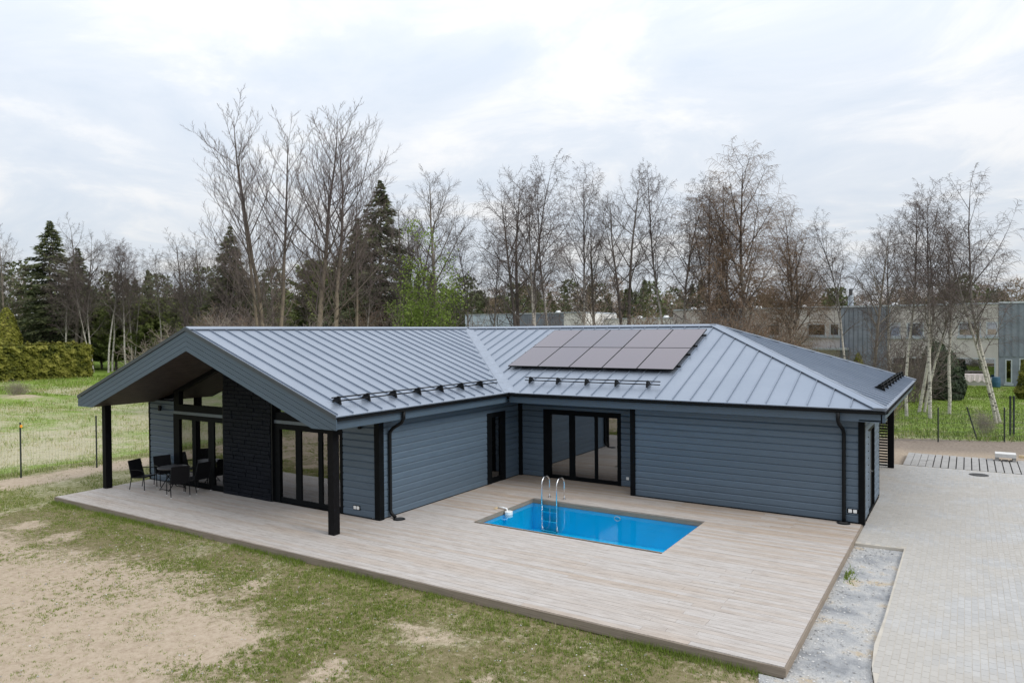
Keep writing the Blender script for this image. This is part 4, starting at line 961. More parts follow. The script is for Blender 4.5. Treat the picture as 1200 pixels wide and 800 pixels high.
# ------------------------------------------------------------------ far terraced houses
def terrace(x0, x1, y0, top, sections, windows, label, chimney=None, canopy=None, doors=(), pale='plaster_grey'):
    root = empty('terraced_house', ((x0+x1)/2, y0, GZ)); tag(root, label, 'house', 'terraced houses behind the trees'); ox, oy = (x0+x1)/2, y0
    fr = Frame2((-ox, 0), (1, 0), (0, -1)); zo = -GZ
    ops = [(a, b, c+zo, d+zo) for a, b, c, d in list(windows)+list(doors)]
    for (a, b, kind) in sections:
        mb = MB()
        for q in strips(a, b, 0.0, top+zo, ops): fr.box(mb, q[0], q[1], -0.3, 0.0, q[2], q[3])
        wl = mb.obj('wall', pale if kind == 'p' else kind, root)
        if kind != 'p':
            mb = MB()
            for q in strips(a+0.02, b-0.02, 2.45+zo if kind == 'clad_blue' else 2.0, top+zo-0.1, ops):
                s_ = q[0]
                while s_ < q[1]-0.1: fr.box(mb, s_, s_+0.32, 0.001, 0.05, q[2], q[3]); s_ += 0.40
            tag(mb.obj('plank_cladding', kind, wl), kind='stuff')
    mb = MB(); fr.box(mb, x0, x1, -9, -8.8, 0, top+zo); fr.box(mb, x0, x0+0.2, -8.8, -0.31, 0, top+zo); fr.box(mb, x1-0.2, x1, -8.8, -0.31, 0, top+zo); mb.obj('wall', pale, root)
    mb = MB(); fr.box(mb, x0+0.2, x1-0.2, -8.8, -0.31, 2.6, 2.8); fr.box(mb, x0+0.2, x1-0.2, -8.8, -0.31, 0.0, 0.1); fr.box(mb, x0+0.2, x1-0.2, -4.2, -4.0, 0.1, top); mb.obj('floors', 'dark_under', root)
    rf = MB(); fr.box(rf, x0, x1, -9.1, 0.08, top+zo, top+zo+0.16); rf = rf.obj('roof', 'roof_edge', root)
    for (a, b, c, d) in list(windows)+list(doors):
        wn = empty('window', (0, 0, 0), root); mb = MB(); t = 0.09; c += zo; d += zo
        fr.box(mb, a, a+t, -0.2, 0.02, c, d); fr.box(mb, b-t, b, -0.2, 0.02, c, d); fr.box(mb, a+t, b-t, -0.2, 0.02, d-t, d); fr.box(mb, a+t, b-t, -0.2, 0.02, c, c+t)
        mb.obj('frame', 'roof_edge', wn); mb = MB(); fr.box(mb, a+t, b-t, -0.12, -0.1, c+t, d-t); mb.obj('pane', 'window_glass', wn)
        mb = MB(); fr.box(mb, a-0.1, b+0.1, 0.021, 0.14, c-0.2, c-0.01); mb.obj('sill', 'galvanised', wn)
    if chimney: 
        MB().tube([fr.p(chimney, -2, top+zo+0.16), fr.p(chimney, -2, top+zo+1.25)], 0.27, 14).obj('chimney', 'galvanised', root); MB().tube([fr.p(chimney, -2, top+zo+1.25), fr.p(chimney, -2, top+zo+1.9)], 0.17, 14).obj('chimney_cap', 'roof_trim', root)
    for q in (0.35, 0.7): MB().tube([fr.p(x0+(x1-x0)*q, -3, top+zo+0.16), fr.p(x0+(x1-x0)*q, -3, top+zo+0.45)], [0.4, 0.25], 12).obj('roof_vent', 'white_plastic', rf)
    if canopy: mb = MB(); fr.box(mb, canopy[0], canopy[1], 0.01, 1.1, 2.95+zo, 3.15+zo); mb.obj('canopy', 'galvanised', root)
    return root
TY = 55.0
terrace(-10.3, 2.69, TY, 7.05, [(-10.3, -6.2, 'clad_blue'), (-6.2, 2.69, 'p')], [(-5.6, -4.6, 4.3, 5.5), (-4.2, -2.9, 4.3, 5.5), (-0.3, 1.4, 4.3, 5.5), (1.75, 2.62, 4.3, 5.5)], 'pale plaster terraced house whose left end is hidden by bare twigs', None, (0.0, 3.5), [(-0.5, 2.4, 0.1, 2.3)])
terrace(2.71, 15.5, TY, 7.05, [(2.71, 6.9, 'clad_blue'), (6.9, 15.5, 'p')], [(7.0, 7.9, 4.2, 5.5), (8.4, 9.8, 4.2, 5.5), (12.5, 14.2, 4.25, 5.5), (14.6, 15.45, 4.25, 5.5)], 'terraced house with blue-grey plank bay and steel chimney behind the birches', 3.4, None, [(7.2, 10.4, 0.1, 2.3), (12.3, 15.3, 0.5, 2.3)])
terrace(15.52, 28.3, TY, 7.1, [(15.52, 19.7, 'clad_blue'), (19.7, 28.3, 'p')], [(20, 21, 4.2, 5.5), (21.4, 22.6, 4.2, 5.5), (25.3, 27, 4.2, 5.5)], 'terraced house at the right picture edge, only its dark plank bay showing', None, None, [(16.0, 16.5, 0.1, 2.2), (17.0, 19.0, 0.1, 2.3)])
terrace(-42.6, -25.0, TY, 7.1, [(-42.6, -34.9, 'clad_pale'), (-34.9, -27.9, 'clad_blue'), (-27.9, -25.0, 'p')], [(-41.5, -38.5, 3.8, 5.5), (-37.5, -35.5, 3.8, 5.5), (-33, -31, 3.9, 5.3)], 'pale blue panelled flat-roofed house just above the ridge, left of the solar panels', pale='plaster_white')
terrace(-24.0, -14.3, TY+3, 6.3, [(-24.0, -20.5, 'p'), (-20.5, -14.3, 'p')], [(-19.5, -17.5, 3.6, 5.0)], 'low white flat-roofed house peeping over the ridge behind the solar panels', pale='plaster_white')
terrace(-14.2, -10.4, TY, 7.1, [(-14.2, -10.4, 'p')], [], 'short pale plaster terraced house end, left of the dark plank bay')
ld = empty('laundry_rack', (13.9, 52.3, GZ)); tag(ld, 'drying rack draped with pale laundry on the far lawn', 'laundry rack')
for x in (-0.8, 0.8):
    for q in (-1, 1): MB().tube([(x, q*0.35, 0.02), (x, -q*0.3, 1.15)], 0.02, 6).obj('leg', 'white_plastic', ld)
mb = MB(); k_ = 16; vs = []
for i in range(k_+1):
    x = -0.9+1.8*i/k_; w_ = 0.05*math.sin(i*1.9); vs += [(x, -0.38+w_, 0.55+0.08*math.sin(i*1.3)), (x, -0.3, 1.16), (x, 0.3, 1.17), (x, 0.38-w_, 0.6)]
mb.add(vs, [(4*i+j, 4*i+4+j, 4*i+5+j, 4*i+1+j) for i in range(k_) for j in range(3)]); mb.obj('laundry', 'laundry', ld, fix=False)
MB().tube([(0, 0, 0), (0, 0, 0.05), (0, 0, 0.45), (0, 0, 0.85), (0, 0, 0.9)], [0.27, 0.30, 0.33, 0.30, 0.26], 18).obj('rain_barrel', 'barrel_blue', None, loc=(15.3, 53.4, GZ)); tag(bpy.data.objects['rain_barrel'], 'dark blue rain barrel beside the far terrace window', 'barrel')

# ------------------------------------------------------------------ trees
class Buf:
    def __init__(s): s.v = []; s.f = []; s.t = []
    def tube(s, pts, rad, n, tone):
        k = len(s.v); m_ = len(pts); ref = None
        for i in range(m_):
            p = pts[i]; d = (pts[min(i+1, m_-1)]-pts[max(i-1, 0)]).normalized()
            if i == m_-1:
                s.v.append(p); s.t.append(tone); break
            if ref is None: ref = Vector((0, 0, 1)) if abs(d.z) < 0.9 else Vector((1, 0, 0))
            u = d.cross(ref).normalized(); w_ = u.cross(d); ref = w_
            for j in range(n):
                t = 6.28319*j/n; s.v.append(p+(u*math.cos(t)+w_*math.sin(t))*rad[i]); s.t.append(tone)
        for i in range(m_-2):
            for j in range(n):
                a, b = k+i*n+j, k+i*n+(j+1) % n; s.f.append((a, b, b+n)); s.f.append((a, b+n, a+n))
        e_ = k+(m_-1)*n
        for j in range(n): s.f.append((k+(m_-2)*n+j, k+(m_-2)*n+(j+1) % n, e_))
    def mesh(s, name, mat): return np_mesh(name, mat, np.array([tuple(q) for q in s.v]), np.array(s.f), s.t, True)
def bare_tree(seed, H, r0, spec, bark, twig):
    """spec per level: (segments, wobble, tropism, sides); child counts, angles, length ratios"""
    g = random.Random(seed); tr, cr = Buf(), Buf(); V = Vector
    nseg, wob, trop, sides = spec['nseg'], spec['wob'], spec['trop'], spec['sides']
    def grow(p, d, L, r, lev, tone):
        pts = [p]; n = nseg[lev]
        for i in range(n):
            d = (d+V((g.gauss(0, 1), g.gauss(0, 1), g.gauss(0, 1)*0.6))*wob[lev]+V((0, 0, trop[lev]))/n).normalized(); p = p+d*(L/n); pts.append(p)
        rad = [max(r*(1-0.93*i/n)**spec.get('taper', 0.9), spec['rmin']) for i in range(n+1)]
        (tr if lev < 2 else cr).tube(pts, rad, sides[lev], tone if lev else 0.0)
        if lev == spec['levels']: return
        cnt = spec['cnt'][lev]; cnt = cnt if lev == 0 else max(2, int(cnt*(0.5+0.5*L/spec['ref'][lev])*g.uniform(0.8, 1.2)))
        az = g.uniform(0, 6.28); t0 = spec['t0'][lev]
        for j in range(cnt):
            t = t0+(0.985-t0)*((j+g.random()*0.8)/cnt)**spec.get('tpow', 1.0); fi = t*n; i = min(int(fi), n-1); q = pts[i].lerp(pts[i+1], fi-i); bd = (pts[i+1]-pts[i]).normalized()
            az += 2.4+g.uniform(-0.5, 0.5); a = R(spec['ang'][lev]*g.uniform(0.7, 1.3)); ref = V((0, 0, 1)) if abs(bd.z) < 0.95 else V((1, 0, 0))
            u = bd.cross(ref).normalized(); w_ = u.cross(bd); dr = bd*math.cos(a)+(u*math.cos(az)+w_*math.sin(az))*math.sin(a)
            LL = (H if lev == 0 else L)*spec['len'][lev]*g.uniform(0.65, 1.2)
            if lev == 0:
                tt = (t-t0)/(1-t0); LL *= spec['shape'](tt)
            else: LL *= (1.05-0.5*t)
            rr = rad[i]*(0.5 if lev == 0 else 0.55)
            grow(q, dr, LL, max(min(rr, LL*spec.get('fat', 0.011)), spec['rmin']), lev+1, min(1, 0.45+t*0.7) if lev == 0 else 1.0)
    for st in spec.get('stems', [(0, 0, 0, 1)]):
        grow(V((st[0], st[1], -0.15)), V((st[2]*0.5, st[2]*0.2, 1)).normalized(), H*st[3], r0*st[3], 0, 0.0)
    if bark in ('birch_bark', 'poplar_bark'):   # trunk whitens towards the ground
        for i in range(len(tr.v)):
            z = tr.v[i].z/H; tr.t[i] = max(tr.t[i], min(1, max(0, (z-0.28)/0.35)))
    return tr.mesh('trunk', bark), cr.mesh('crown', twig)
def sp(**kw):
    d = dict(levels=3, nseg=[9, 5, 3, 2], wob=[0.035, 0.10, 0.14, 0.2], trop=[0.15, 0.5, 0.15, -0.2], sides=[8, 5, 3, 3], rmin=0.009, cnt=[26, 8, 9], ref=[1, 3.0, 1.3], t0=[0.28, 0.15, 0.1], ang=[48, 42, 45], len=[0.27, 0.45, 0.55], shape=lambda t: 0.35+1.0*math.sin(math.pi*min(1, 0.18+0.8*t))*(1-0.55*t)); d.update(kw); return d
birch = dict(trop=[0.2, 0.55, -0.1, -0.9], cnt=[24, 8, 14], ang=[40, 42, 46], nseg=[10, 5, 4, 3], rmin=0.0075)
TM = {}
TM['birch1'] = bare_tree(1, 16, 0.135, sp(**birch), 'birch_bark', 'twig_purple')
TM['birch2'] = bare_tree(2, 16, 0.13, sp(**{**birch, 'stems': [(0, 0, 0.05, 1), (0.35, 0.2, 0.2, 0.85)], 'cnt': [15, 8, 13]}), 'birch_bark', 'twig_purple')
TM['birch3'] = bare_tree(3, 16, 0.125, sp(**{**birch, 't0': [0.42, 0.15, 0.1], 'len': [0.22, 0.45, 0.55]}), 'birch_bark', 'twig_purple')
TM['birch4'] = bare_tree(4, 16, 0.125, sp(**{**birch, 't0': [0.33, 0.15, 0.1], 'wob': [0.06, 0.12, 0.16, 0.22]}), 'birch_bark', 'twig_dark')
TM['alder1'] = bare_tree(5, 18, 0.21, sp(rmin=0.0075, cnt=[17, 8, 13], ang=[52, 45, 48], trop=[0.15, 0.5, 0.2, 0.0], stems=[(0, 0, 0, 1), (0.3, -0.2, -0.18, 0.9)]), 'bark_dark', 'twig_dark')
TM['alder2'] = bare_tree(6, 18, 0.22, sp(rmin=0.0075, cnt=[25, 8, 13], ang=[46, 42, 45], trop=[0.1, 0.6, 0.3, 0.1], t0=[0.2, 0.15, 0.1]), 'bark_grey', 'twig_dark')
pop = dict(fat=0.0065, wob=[0.03, 0.06, 0.09, 0.12], cnt=[40, 9, 10], ang=[38, 34, 34], trop=[0.1, 0.8, 0.5, 0.4], nseg=[12, 7, 4, 2], len=[0.30, 0.36, 0.42], t0=[0.26, 0.12, 0.1], rmin=0.0075, ref=[1, 5, 1.8])
TM['poplar1'] = bare_tree(17, 22, 0.19, sp(**{**pop, 'stems': [(0, 0, 0.0, 1), (-0.6, 0.1, -0.07, 0.86), (0.5, 0, 0.04, 0.95)], 'cnt': [26, 10, 11], 'len': [0.25, 0.38, 0.42]}), 'poplar_bark', 'twig_purple')
TM['poplar2'] = bare_tree(8, 22, 0.22, sp(**{**pop, 'stems': [(0, 0, 0, 1), (0.9, 0.3, 0.08, 0.9)], 'cnt': [36, 10, 11]}), 'poplar_bark', 'twig_purple')
TM['poplar3'] = bare_tree(14, 22, 0.17, sp(**{**pop, 't0': [0.35, 0.12, 0.1], 'cnt': [26, 8, 9], 'len': [0.2, 0.36, 0.42]}), 'poplar_bark', 'twig_purple')
TM['weeping1'] = bare_tree(9, 18, 0.22, sp(**{**birch, 'cnt': [26, 9, 13], 'len': [0.30, 0.5, 0.6], 'trop': [0.1, 0.5, -0.4, -1.4], 't0': [0.15, 0.1, 0.1], 'stems': [(0, 0, 0.05, 1), (0.3, 0.2, 0.3, 0.85)], 'rmin': 0.008}), 'birch_bark', 'twig_brown')
bush = dict(levels=2, nseg=[6, 4, 3], wob=[0.12, 0.16, 0.2], trop=[0.2, 0.3, 0.0], sides=[5, 3, 3], cnt=[12, 7], ref=[1, 1.4], t0=[0.15, 0.1], ang=[45, 45], len=[0.42, 0.5], rmin=0.009, shape=lambda t: 1.1-0.6*t)
stems = [(0.9*math.cos(i*2.4)*(i/16)**0.5, 0.9*math.sin(i*2.4)*(i/16)**0.5, math.cos(i*2.4)*1.1, 0.7+0.3*((i*37) % 10)/10) for i in range(16)]
TM['bush1'] = bare_tree(10, 5, 0.05, {**bush, 'stems': stems}, 'bark_grey', 'twig_purple')
TM['bush2'] = bare_tree(12, 5, 0.05, {**bush, 'stems': stems, 'trop': [0.1, 0.1, -0.3], 'cnt': [14, 8]}, 'bark_pale', 'twig_pale')
TM['bush3'] = bare_tree(13, 5, 0.05, {**bush, 'stems': stems, 'cnt': [16, 9]}, 'bark_grey', 'twig_brown')
H0 = dict(birch1=16, birch2=16, birch3=16, birch4=16, alder1=18, alder2=18, poplar1=22, poplar2=22, poplar3=22, weeping1=18, bush1=5, bush2=5, bush3=5, spruce1=20, spruce2=18, pine1=12)
def conifer(seed, H, rad, start, needles, bark, dens=1.0, droop=0.25, shape=1.0):
    g = random.Random(seed); ge = np.random.default_rng(seed); tr = Buf()
    tr.tube([Vector((0.1*math.sin(i), 0.08*math.cos(i*1.7), -0.1+H*i/8)) for i in range(9)], [0.24*(1-i/8.4) for i in range(9)], 7, 0.0)
    Vs, Fs, Ts = [], [], []; cnt = 0; z = H*start
    while z < H*0.985:
        q = (z-H*start)/(H*(1-start)); L0 = rad*(1-q)**shape*(0.55+0.45*min(1, q*6))
        for j in range(g.randint(5, 8)):
            a = g.uniform(0, 6.28); L = max(0.10, L0*g.uniform(0.6, 1.15)); dz = -droop*L*g.uniform(0.4, 1.4)+0.15*L
            d = np.array([math.cos(a), math.sin(a), 0]); b0 = np.array([0, 0, z]); n = int((14+26*L)*dens)
            tr.tube([Vector(b0), Vector(b0+d*L*0.5+np.array([0, 0, dz*0.35])), Vector(b0+d*L+np.array([0, 0, dz]))], [0.04*min(1, L/2)+0.01, 0.025, 0.01], 3, 0.0)
            t = ge.uniform(0.08, 1.05, n)**0.75; wd = 0.30*L*(1.1-t)*np.clip(t*3, 0.4, 1)
            side = ge.uniform(-1, 1, n)*wd; pz = z+dz*t**1.4+ge.normal(0, 0.07, n)-0.18*np.abs(side)
            P = np.stack([d[0]*L*t-d[1]*side, d[1]*L*t+d[0]*side, pz], 1)
            dr = np.stack([d[0]*0.8-d[1]*np.sign(side)*0.8, d[1]*0.8+d[0]*np.sign(side)*0.8, ge.uniform(-0.9, 0.15, n)], 1)+ge.normal(0, 0.25, (n, 3)); dr /= np.linalg.norm(dr, axis=1)[:, None]
            up = ge.normal(0, 1, (n, 3)); sd_ = np.cross(dr, up); sd_ /= np.linalg.norm(sd_, axis=1)[:, None]+1e-9
            ln = ge.uniform(0.28, 0.6, n)[:, None]*min(1, 0.35+L); wn = ge.uniform(0.05, 0.11, n)[:, None]
            tri = np.stack([P-sd_*wn, P+sd_*wn, P+dr*ln], 1).reshape(-1, 3); Vs.append(tri); Ts.append(np.repeat(np.clip(0.25+0.55*t+ge.normal(0, 0.15, n), 0, 1), 3)); cnt += n
        z += g.uniform(0.26, 0.42)*(H/20)**0.5
    V = np.concatenate(Vs); F = np.arange(len(V)).reshape(-1, 3)
    return tr.mesh('trunk', bark), np_mesh('crown', needles, V, F, np.concatenate(Ts))
TM['spruce1'] = conifer(21, 20, 5.4, 0.10, 'spruce_needles', 'bark_dark', 0.62, 0.35, 0.95)
TM['spruce2'] = conifer(22, 18, 4.0, 0.08, 'spruce_needles', 'bark_dark', 0.75, 0.4, 0.95)
TM['pine1'] = conifer(23, 12, 4.2, 0.14, 'pine_needles', 'bark_dark', 0.9, -0.2, 0.45)
for k_, (a_, b_m) in TM.items(): H0[k_] = max(v_.co.z for me_ in (a_, b_m) for v_ in me_.vertices)
def leafy(seed, name, mat, fn, n, size, tone_fn=None):
    ge = np.random.default_rng(seed); P, nr, tn = fn(ge, n); n = len(P)
    d1 = np.cross(nr, ge.normal(0, 1, (n, 3))); d1 /= np.linalg.norm(d1, axis=1)[:, None]+1e-9
    nn = nr+ge.normal(0, 0.6, (n, 3)); d2 = np.cross(nn, d1); d2 /= np.linalg.norm(d2, axis=1)[:, None]+1e-9
    s = size*ge.uniform(0.6, 1.4, (n, 1)); V = np.stack([P-d1*s*0.5, P-d2*s*0.35, P+d1*s*0.6, P+d2*s*0.35], 1).reshape(-1, 3)
    return np_mesh(name, mat, V, np.arange(4*n).reshape(-1, 4), np.repeat(tn, 4))

trees = [('poplar1', -29.6, 13.1, 22.6), ('poplar2', -27.6, 15.6, 23.6), ('poplar3', -27.1, 19.5, 18.5), ('spruce1', -99.0, 30.6, 21.8), ('spruce2', -99.9, 34.8, 18.3), ('alder1', -91.9, 30.4, 21.9), ('alder2', -100.2, 25.1, 20.7), ('alder1', -106.6, 25.8, 18.5), ('birch1', -92.3, 29.0, 17.8), ('birch2', -87.7, 30.6, 17.5), ('birch3', -85.0, 31.2, 18.5), ('birch4', -87.6, 33.1, 18.5), ('birch1', -82.9, 32.5, 18.3), ('birch2', -87.2, 35.7, 18.1), ('birch3', -79.9, 35.7, 17.2), ('birch4', -81.1, 38.4, 17.1), ('pine1', -97.1, 36.6, 9.5), ('pine1', -91.1, 35.6, 10.5), ('pine1', -92.0, 38.6, 10), ('pine1', -86.2, 37.6, 10.5), ('pine1', -87.0, 40.6, 11), ('pine1', -81.4, 39.4, 10), ('spruce2', -85.0, 41.9, 12.9), ('spruce1', -107.3, 39.5, 12.4), ('pine1', -94.6, 50.0, 11.6), ('alder1', -71.1, 34.1, 18.7), ('alder2', -73.0, 37.6, 18.8), ('spruce2', -64.8, 35.7, 18.7), ('alder1', -62.5, 32.5, 17.5), ('alder2', -61.6, 35.4, 18.6), ('alder2', -57.0, 36.0, 17.0), ('birch2', -66.2, 32.5, 15.7), ('spruce1', -39.2, 35.4, 21.3), ('spruce2', -44.2, 37.0, 18.0), ('spruce2', -48.9, 38.8, 15.1), ('birch3', -29.6, 22.6, 13.7), ('alder2', -32.2, 30.5, 18.1), ('pine1', -59.5, 45.0, 15.3), ('alder1', -56.6, 41.0, 18.9), ('alder2', -26.6, 29.3, 20.2), ('alder1', -29.6, 29.7, 18.3), ('birch4', -25.6, 32.3, 16.4), ('birch1', -25.0, 35.0, 15.4), ('alder1', -19.4, 31.4, 21.1), ('birch2', -18.3, 32.2, 20.8), ('birch3', -17.9, 33.6, 19.6), ('birch1', -15.7, 36.2, 20.4), ('alder2', -15.6, 38.6, 16.7), ('alder1', -11.5, 36.5, 20.0), ('birch3', -9.1, 39.2, 20.7), ('birch4', -8.6, 41.9, 20.0), ('birch1', -5.8, 40.1, 18.6), ('birch2', -3.5, 39.2, 18.5), ('weeping1', -2.2, 40.0, 20.9), ('weeping1', 0.3, 44.0, 16.8), ('birch4', 4.8, 42.1, 15.2), ('alder2', 7.3, 36.6, 12.8), ('birch3', 10.2, 26.6, 13.3), ('birch1', 11.4, 26.2, 14.0), ('birch4', 12.3, 29.1, 13.0), ('birch2', 14.7, 25.9, 14.0), ('birch2', 10.7, 29.3, 12.7), ('birch1', 8.2, 39.6, 13.8)]
bushes = [('bush2', -30.2, 10.4, 7.0), ('bush2', -29.7, 7.1, 6.0), ('bush1', -30.4, 12.6, 7.5), ('bush2', -26.2, 12.9, 6.5), ('bush1', -20.2, 26.2, 6.5), ('bush1', -14.5, 28.7, 7.5), ('bush2', -11.2, 29.6, 7.5), ('bush3', -8.4, 31.4, 8.0), ('bush1', -5.6, 33.2, 7.5), ('bush3', -2.5, 33.9, 8.5), ('bush3', 0.0, 35.5, 7.5), ('bush3', 1.4, 36.7, 5.5), ('bush1', 8.9, 30.5, 5.5), ('bush1', 10.0, 36.0, 5.0), ('bush1', -40.5, 22.0, 7.5), ('bush3', -45.5, 24.0, 8.0), ('bush1', -51.0, 26.0, 8.5), ('bush3', -56.0, 29.0, 9.0), ('bush1', -36.0, 25.0, 8.0), ('bush3', -33.0, 27.0, 9.0), ('bush1', -60.0, 31.0, 9.0), ('bush1', -68.0, 29.5, 6.5), ('bush2', -52.0, 6.2, 1.7), ('bush3', 9.6, 19.6, 2.2), ('bush2', 13.9, 20.2, 1.3)]
def ang_of(x, y): return math.atan2(-(x-CAM.x)*math.sin(YAW)*0+((x-CAM.x)*math.cos(YAW)+(y-CAM.y)*math.sin(YAW)), -(x-CAM.x)*math.sin(YAW)+(y-CAM.y)*math.cos(YAW))
def zone(x, y):
    u = 600+839*math.tan(ang_of(x, y))
    if -60 < x < -45 and y < 10: return 'on the low mound in the left field'
    if u < 215: return 'beyond the clipped hedge'
    if u < 330: return 'behind the gable peak'
    if u < 460: return 'among the tall poplars'
    if u < 590: return 'above the left roof ridge'
    if u < 720: return 'above the left end of the solar panels'
    if u < 850: return 'above the right end of the solar panels'
    if u < 960: return 'above the hipped right roof end'
    return 'by the far lawn on the right'
desc = dict(birch=('bare white-trunked birch', 'birch_tree', 'bare birches'), alder=('bare dark-branched deciduous tree', 'bare_tree', 'bare dark trees'), poplar=('tall bare pale-trunked poplar rising over the left roof', 'poplar_tree', 'tall poplars'), spruce=('dark green spruce', 'spruce_tree', 'spruces'), pine=('low bushy green pine', 'pine_tree', 'pines'), weeping=('bare birch with drooping brown twigs', 'weeping_birch', 'weeping birches'), bush=('leafless twiggy shrub', 'bare_shrub', 'leafless shrubs'))
groups_ = {}
for t in trees+bushes:
    kd = t[0].rstrip('0123456789'); groups_.setdefault((kd, zone(t[1], t[2]) if kd != 'poplar' else ''), []).append(t)
g = random.Random(5)
for (kd, zn), lst in groups_.items():
    lst.sort(key=lambda t: ang_of(t[1], t[2])); d_, nm, grp = desc[kd]
    for i, (k_, x, y, h) in enumerate(lst):
        e_ = empty(nm, (x, y, GZ)); s = h/H0[k_]; rz = g.uniform(0, 6.28) if kd != 'poplar' else 0.57
        e_.rotation_euler = (R(g.gauss(0, 2.2 if x < 6 else 3.2)), R(g.gauss(0, 2.2 if x < 6 else 3.2)), rz) if kd in ('birch', 'alder') else (0, 0, rz); wd_ = 1.15 if kd == 'poplar' else 1.3 if kd == 'spruce' else 1.0; e_.scale = (s*wd_*g.uniform(0.92, 1.08), s*wd_*g.uniform(0.92, 1.08), s)
        n = len(lst)
        which = '' if n == 1 else ', '+('leftmost' if i == 0 else 'rightmost' if i == n-1 else ordw[i]+' from the left')
        lab = ('%s%s' % (d_, which)) if kd == 'poplar' else '%s %s%s' % (d_, zn, which)
        tag(e_, lab, 'shrub' if kd == 'bush' else 'tree', grp)
        inst('trunk', TM[k_][0], e_); inst('crown', TM[k_][1], e_)
# clipped hedge
def hedge_fn(L, D_, H):
    def fn(ge, n):
        f = ge.random(n); P = np.zeros((n, 3)); nr = np.zeros((n, 3)); k1 = f < 0.62; k2 = (f >= 0.62) & (f < 0.9); k3 = f >= 0.9
        y = ge.uniform(-L/2, L/2, n); z = ge.uniform(0, H, n); x = ge.uniform(-D_/2, D_/2, n)
        P[k1] = np.stack([np.full(k1.sum(), D_/2), y[k1], z[k1]], 1); nr[k1] = (1, 0, 0)
        P[k2] = np.stack([x[k2], y[k2], np.full(k2.sum(), H)], 1); nr[k2] = (0, 0, 1)
        P[k3] = np.stack([x[k3], np.where(ge.random(k3.sum()) < 0.7, L/2, -L/2), z[k3]], 1); nr[k3] = (0, 1, 0)
        b = fbm(P[:, 1]+P[:, 0]*0.7, P[:, 2]*1.1+P[:, 0], 1.7, 31, 4)
        P += nr*((b-0.5)*1.1+ge.normal(0, 0.13, n))[:, None]; P[:, 2] = np.maximum(P[:, 2], 0.03)
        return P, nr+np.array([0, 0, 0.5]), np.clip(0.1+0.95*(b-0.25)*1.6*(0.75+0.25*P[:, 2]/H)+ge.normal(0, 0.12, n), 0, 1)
    return fn
hd = empty('hedge', (-78.5, 10.6, GZ)); tag(hd, 'long clipped yellow-green conifer hedge across the far left field', 'hedge')
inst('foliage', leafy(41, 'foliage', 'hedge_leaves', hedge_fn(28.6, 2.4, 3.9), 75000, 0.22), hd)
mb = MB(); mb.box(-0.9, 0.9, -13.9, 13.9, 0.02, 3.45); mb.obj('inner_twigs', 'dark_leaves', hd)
def cone_fn(rad, H, pw=0.75):
    def fn(ge, n):
        z = H*(1-np.sqrt(ge.random(n))*0.999); a = ge.uniform(0, 6.28, n); q = 1-z/H; r = rad*q**pw*(1-0.35*np.exp(-z/0.4)); b = fbm(a*2.2, z*1.4, 1.2, 33, 3); r = r*(0.78+0.45*b)*ge.uniform(0.85, 1.0, n)
        return np.stack([r*np.cos(a), r*np.sin(a), z], 1), np.stack([np.cos(a), np.sin(a), np.full(n, 0.5)], 1), np.clip(0.1+(b-0.2)*1.2+ge.normal(0, 0.12, n), 0, 1)
    return fn
th_f = leafy(42, 'foliage', 'hedge_leaves', cone_fn(2.6, 9, 0.6), 12000, 0.25)
dk_f = leafy(43, 'foliage', 'dark_leaves', cone_fn(2.0, 5, 0.5), 9000, 0.2)
core = MB().tube([(0, 0, 0), (0, 0, 0.5), (0, 0, 6.5), (0, 0, 8)], [1.3, 1.7, 0.7, 0.1], 10).mesh('stem', 'bark_dark')
for (x, y, s, lab, mesh_) in ((-94.3, 22.9, 1.0, 'tall yellow-green thuja cone behind the hedge at the left picture edge', th_f), (4.6, 52.5, 0.33, 'small rounded yellow-green thuja in front of the blue-grey plank bay', th_f), (17.2, 42.4, 0.45, 'yellow-green thuja at the right picture edge', th_f),
                              (11.0, 47.2, 0.85, 'dark evergreen bush nearest the terrace on the far lawn', dk_f), (11.9, 43.0, 0.72, 'dark evergreen bush in the middle of the row beside the far lawn', dk_f), (12.0, 39.0, 0.62, 'dark evergreen bush, front of the row beside the far lawn', dk_f)):
    e_ = empty('evergreen_bush' if mesh_ is dk_f else 'thuja', (x, y, GZ)); e_.scale = (s, s, s); tag(e_, lab, 'shrub', 'garden evergreens'); inst('foliage', mesh_, e_)
    c_ = inst('stem', core, e_); c_.scale = (0.6, 0.6, 0.5) if mesh_ is dk_f else (1, 1, 1)
# young spring-green trees by the ridge
def cloud_fn(rad, H):
    def fn(ge, n):
        c = ge.normal(0, 1, (60, 3))*np.array([rad*0.5, rad*0.5, H*0.24])+np.array([0, 0, H*0.55]); k_ = ge.integers(0, 60, n); P = c[k_]+ge.normal(0, 0.38, (n, 3)); P[:, 2] = np.maximum(P[:, 2], 0.2)
        return P, ge.normal(0, 1, (n, 3))+np.array([0, 0, 0.6]), np.clip(0.5+0.2*(P[:, 2]-H*0.55)/H+ge.normal(0, 0.2, n), 0, 1)
    return fn
sg = leafy(44, 'crown', 'spring_leaves', cloud_fn(2.0, 8), 7000, 0.15)
for (x, y, s, rz, lab) in ((-25.2, 25.5, 1.25, 0.3, 'bushy young tree in fresh light green leaf above the left ridge'), (-27.4, 26.4, 1.0, 2.0, 'smaller light green leafing tree left of the bigger one')):
    e_ = empty('leafing_tree', (x, y, GZ)); e_.scale = (s,)*3; e_.rotation_euler = (0, 0, rz); tag(e_, lab, 'tree', 'spring-green trees'); inst('crown', sg, e_); inst('trunk', TM['bush1'][0], e_, sc=1.5)
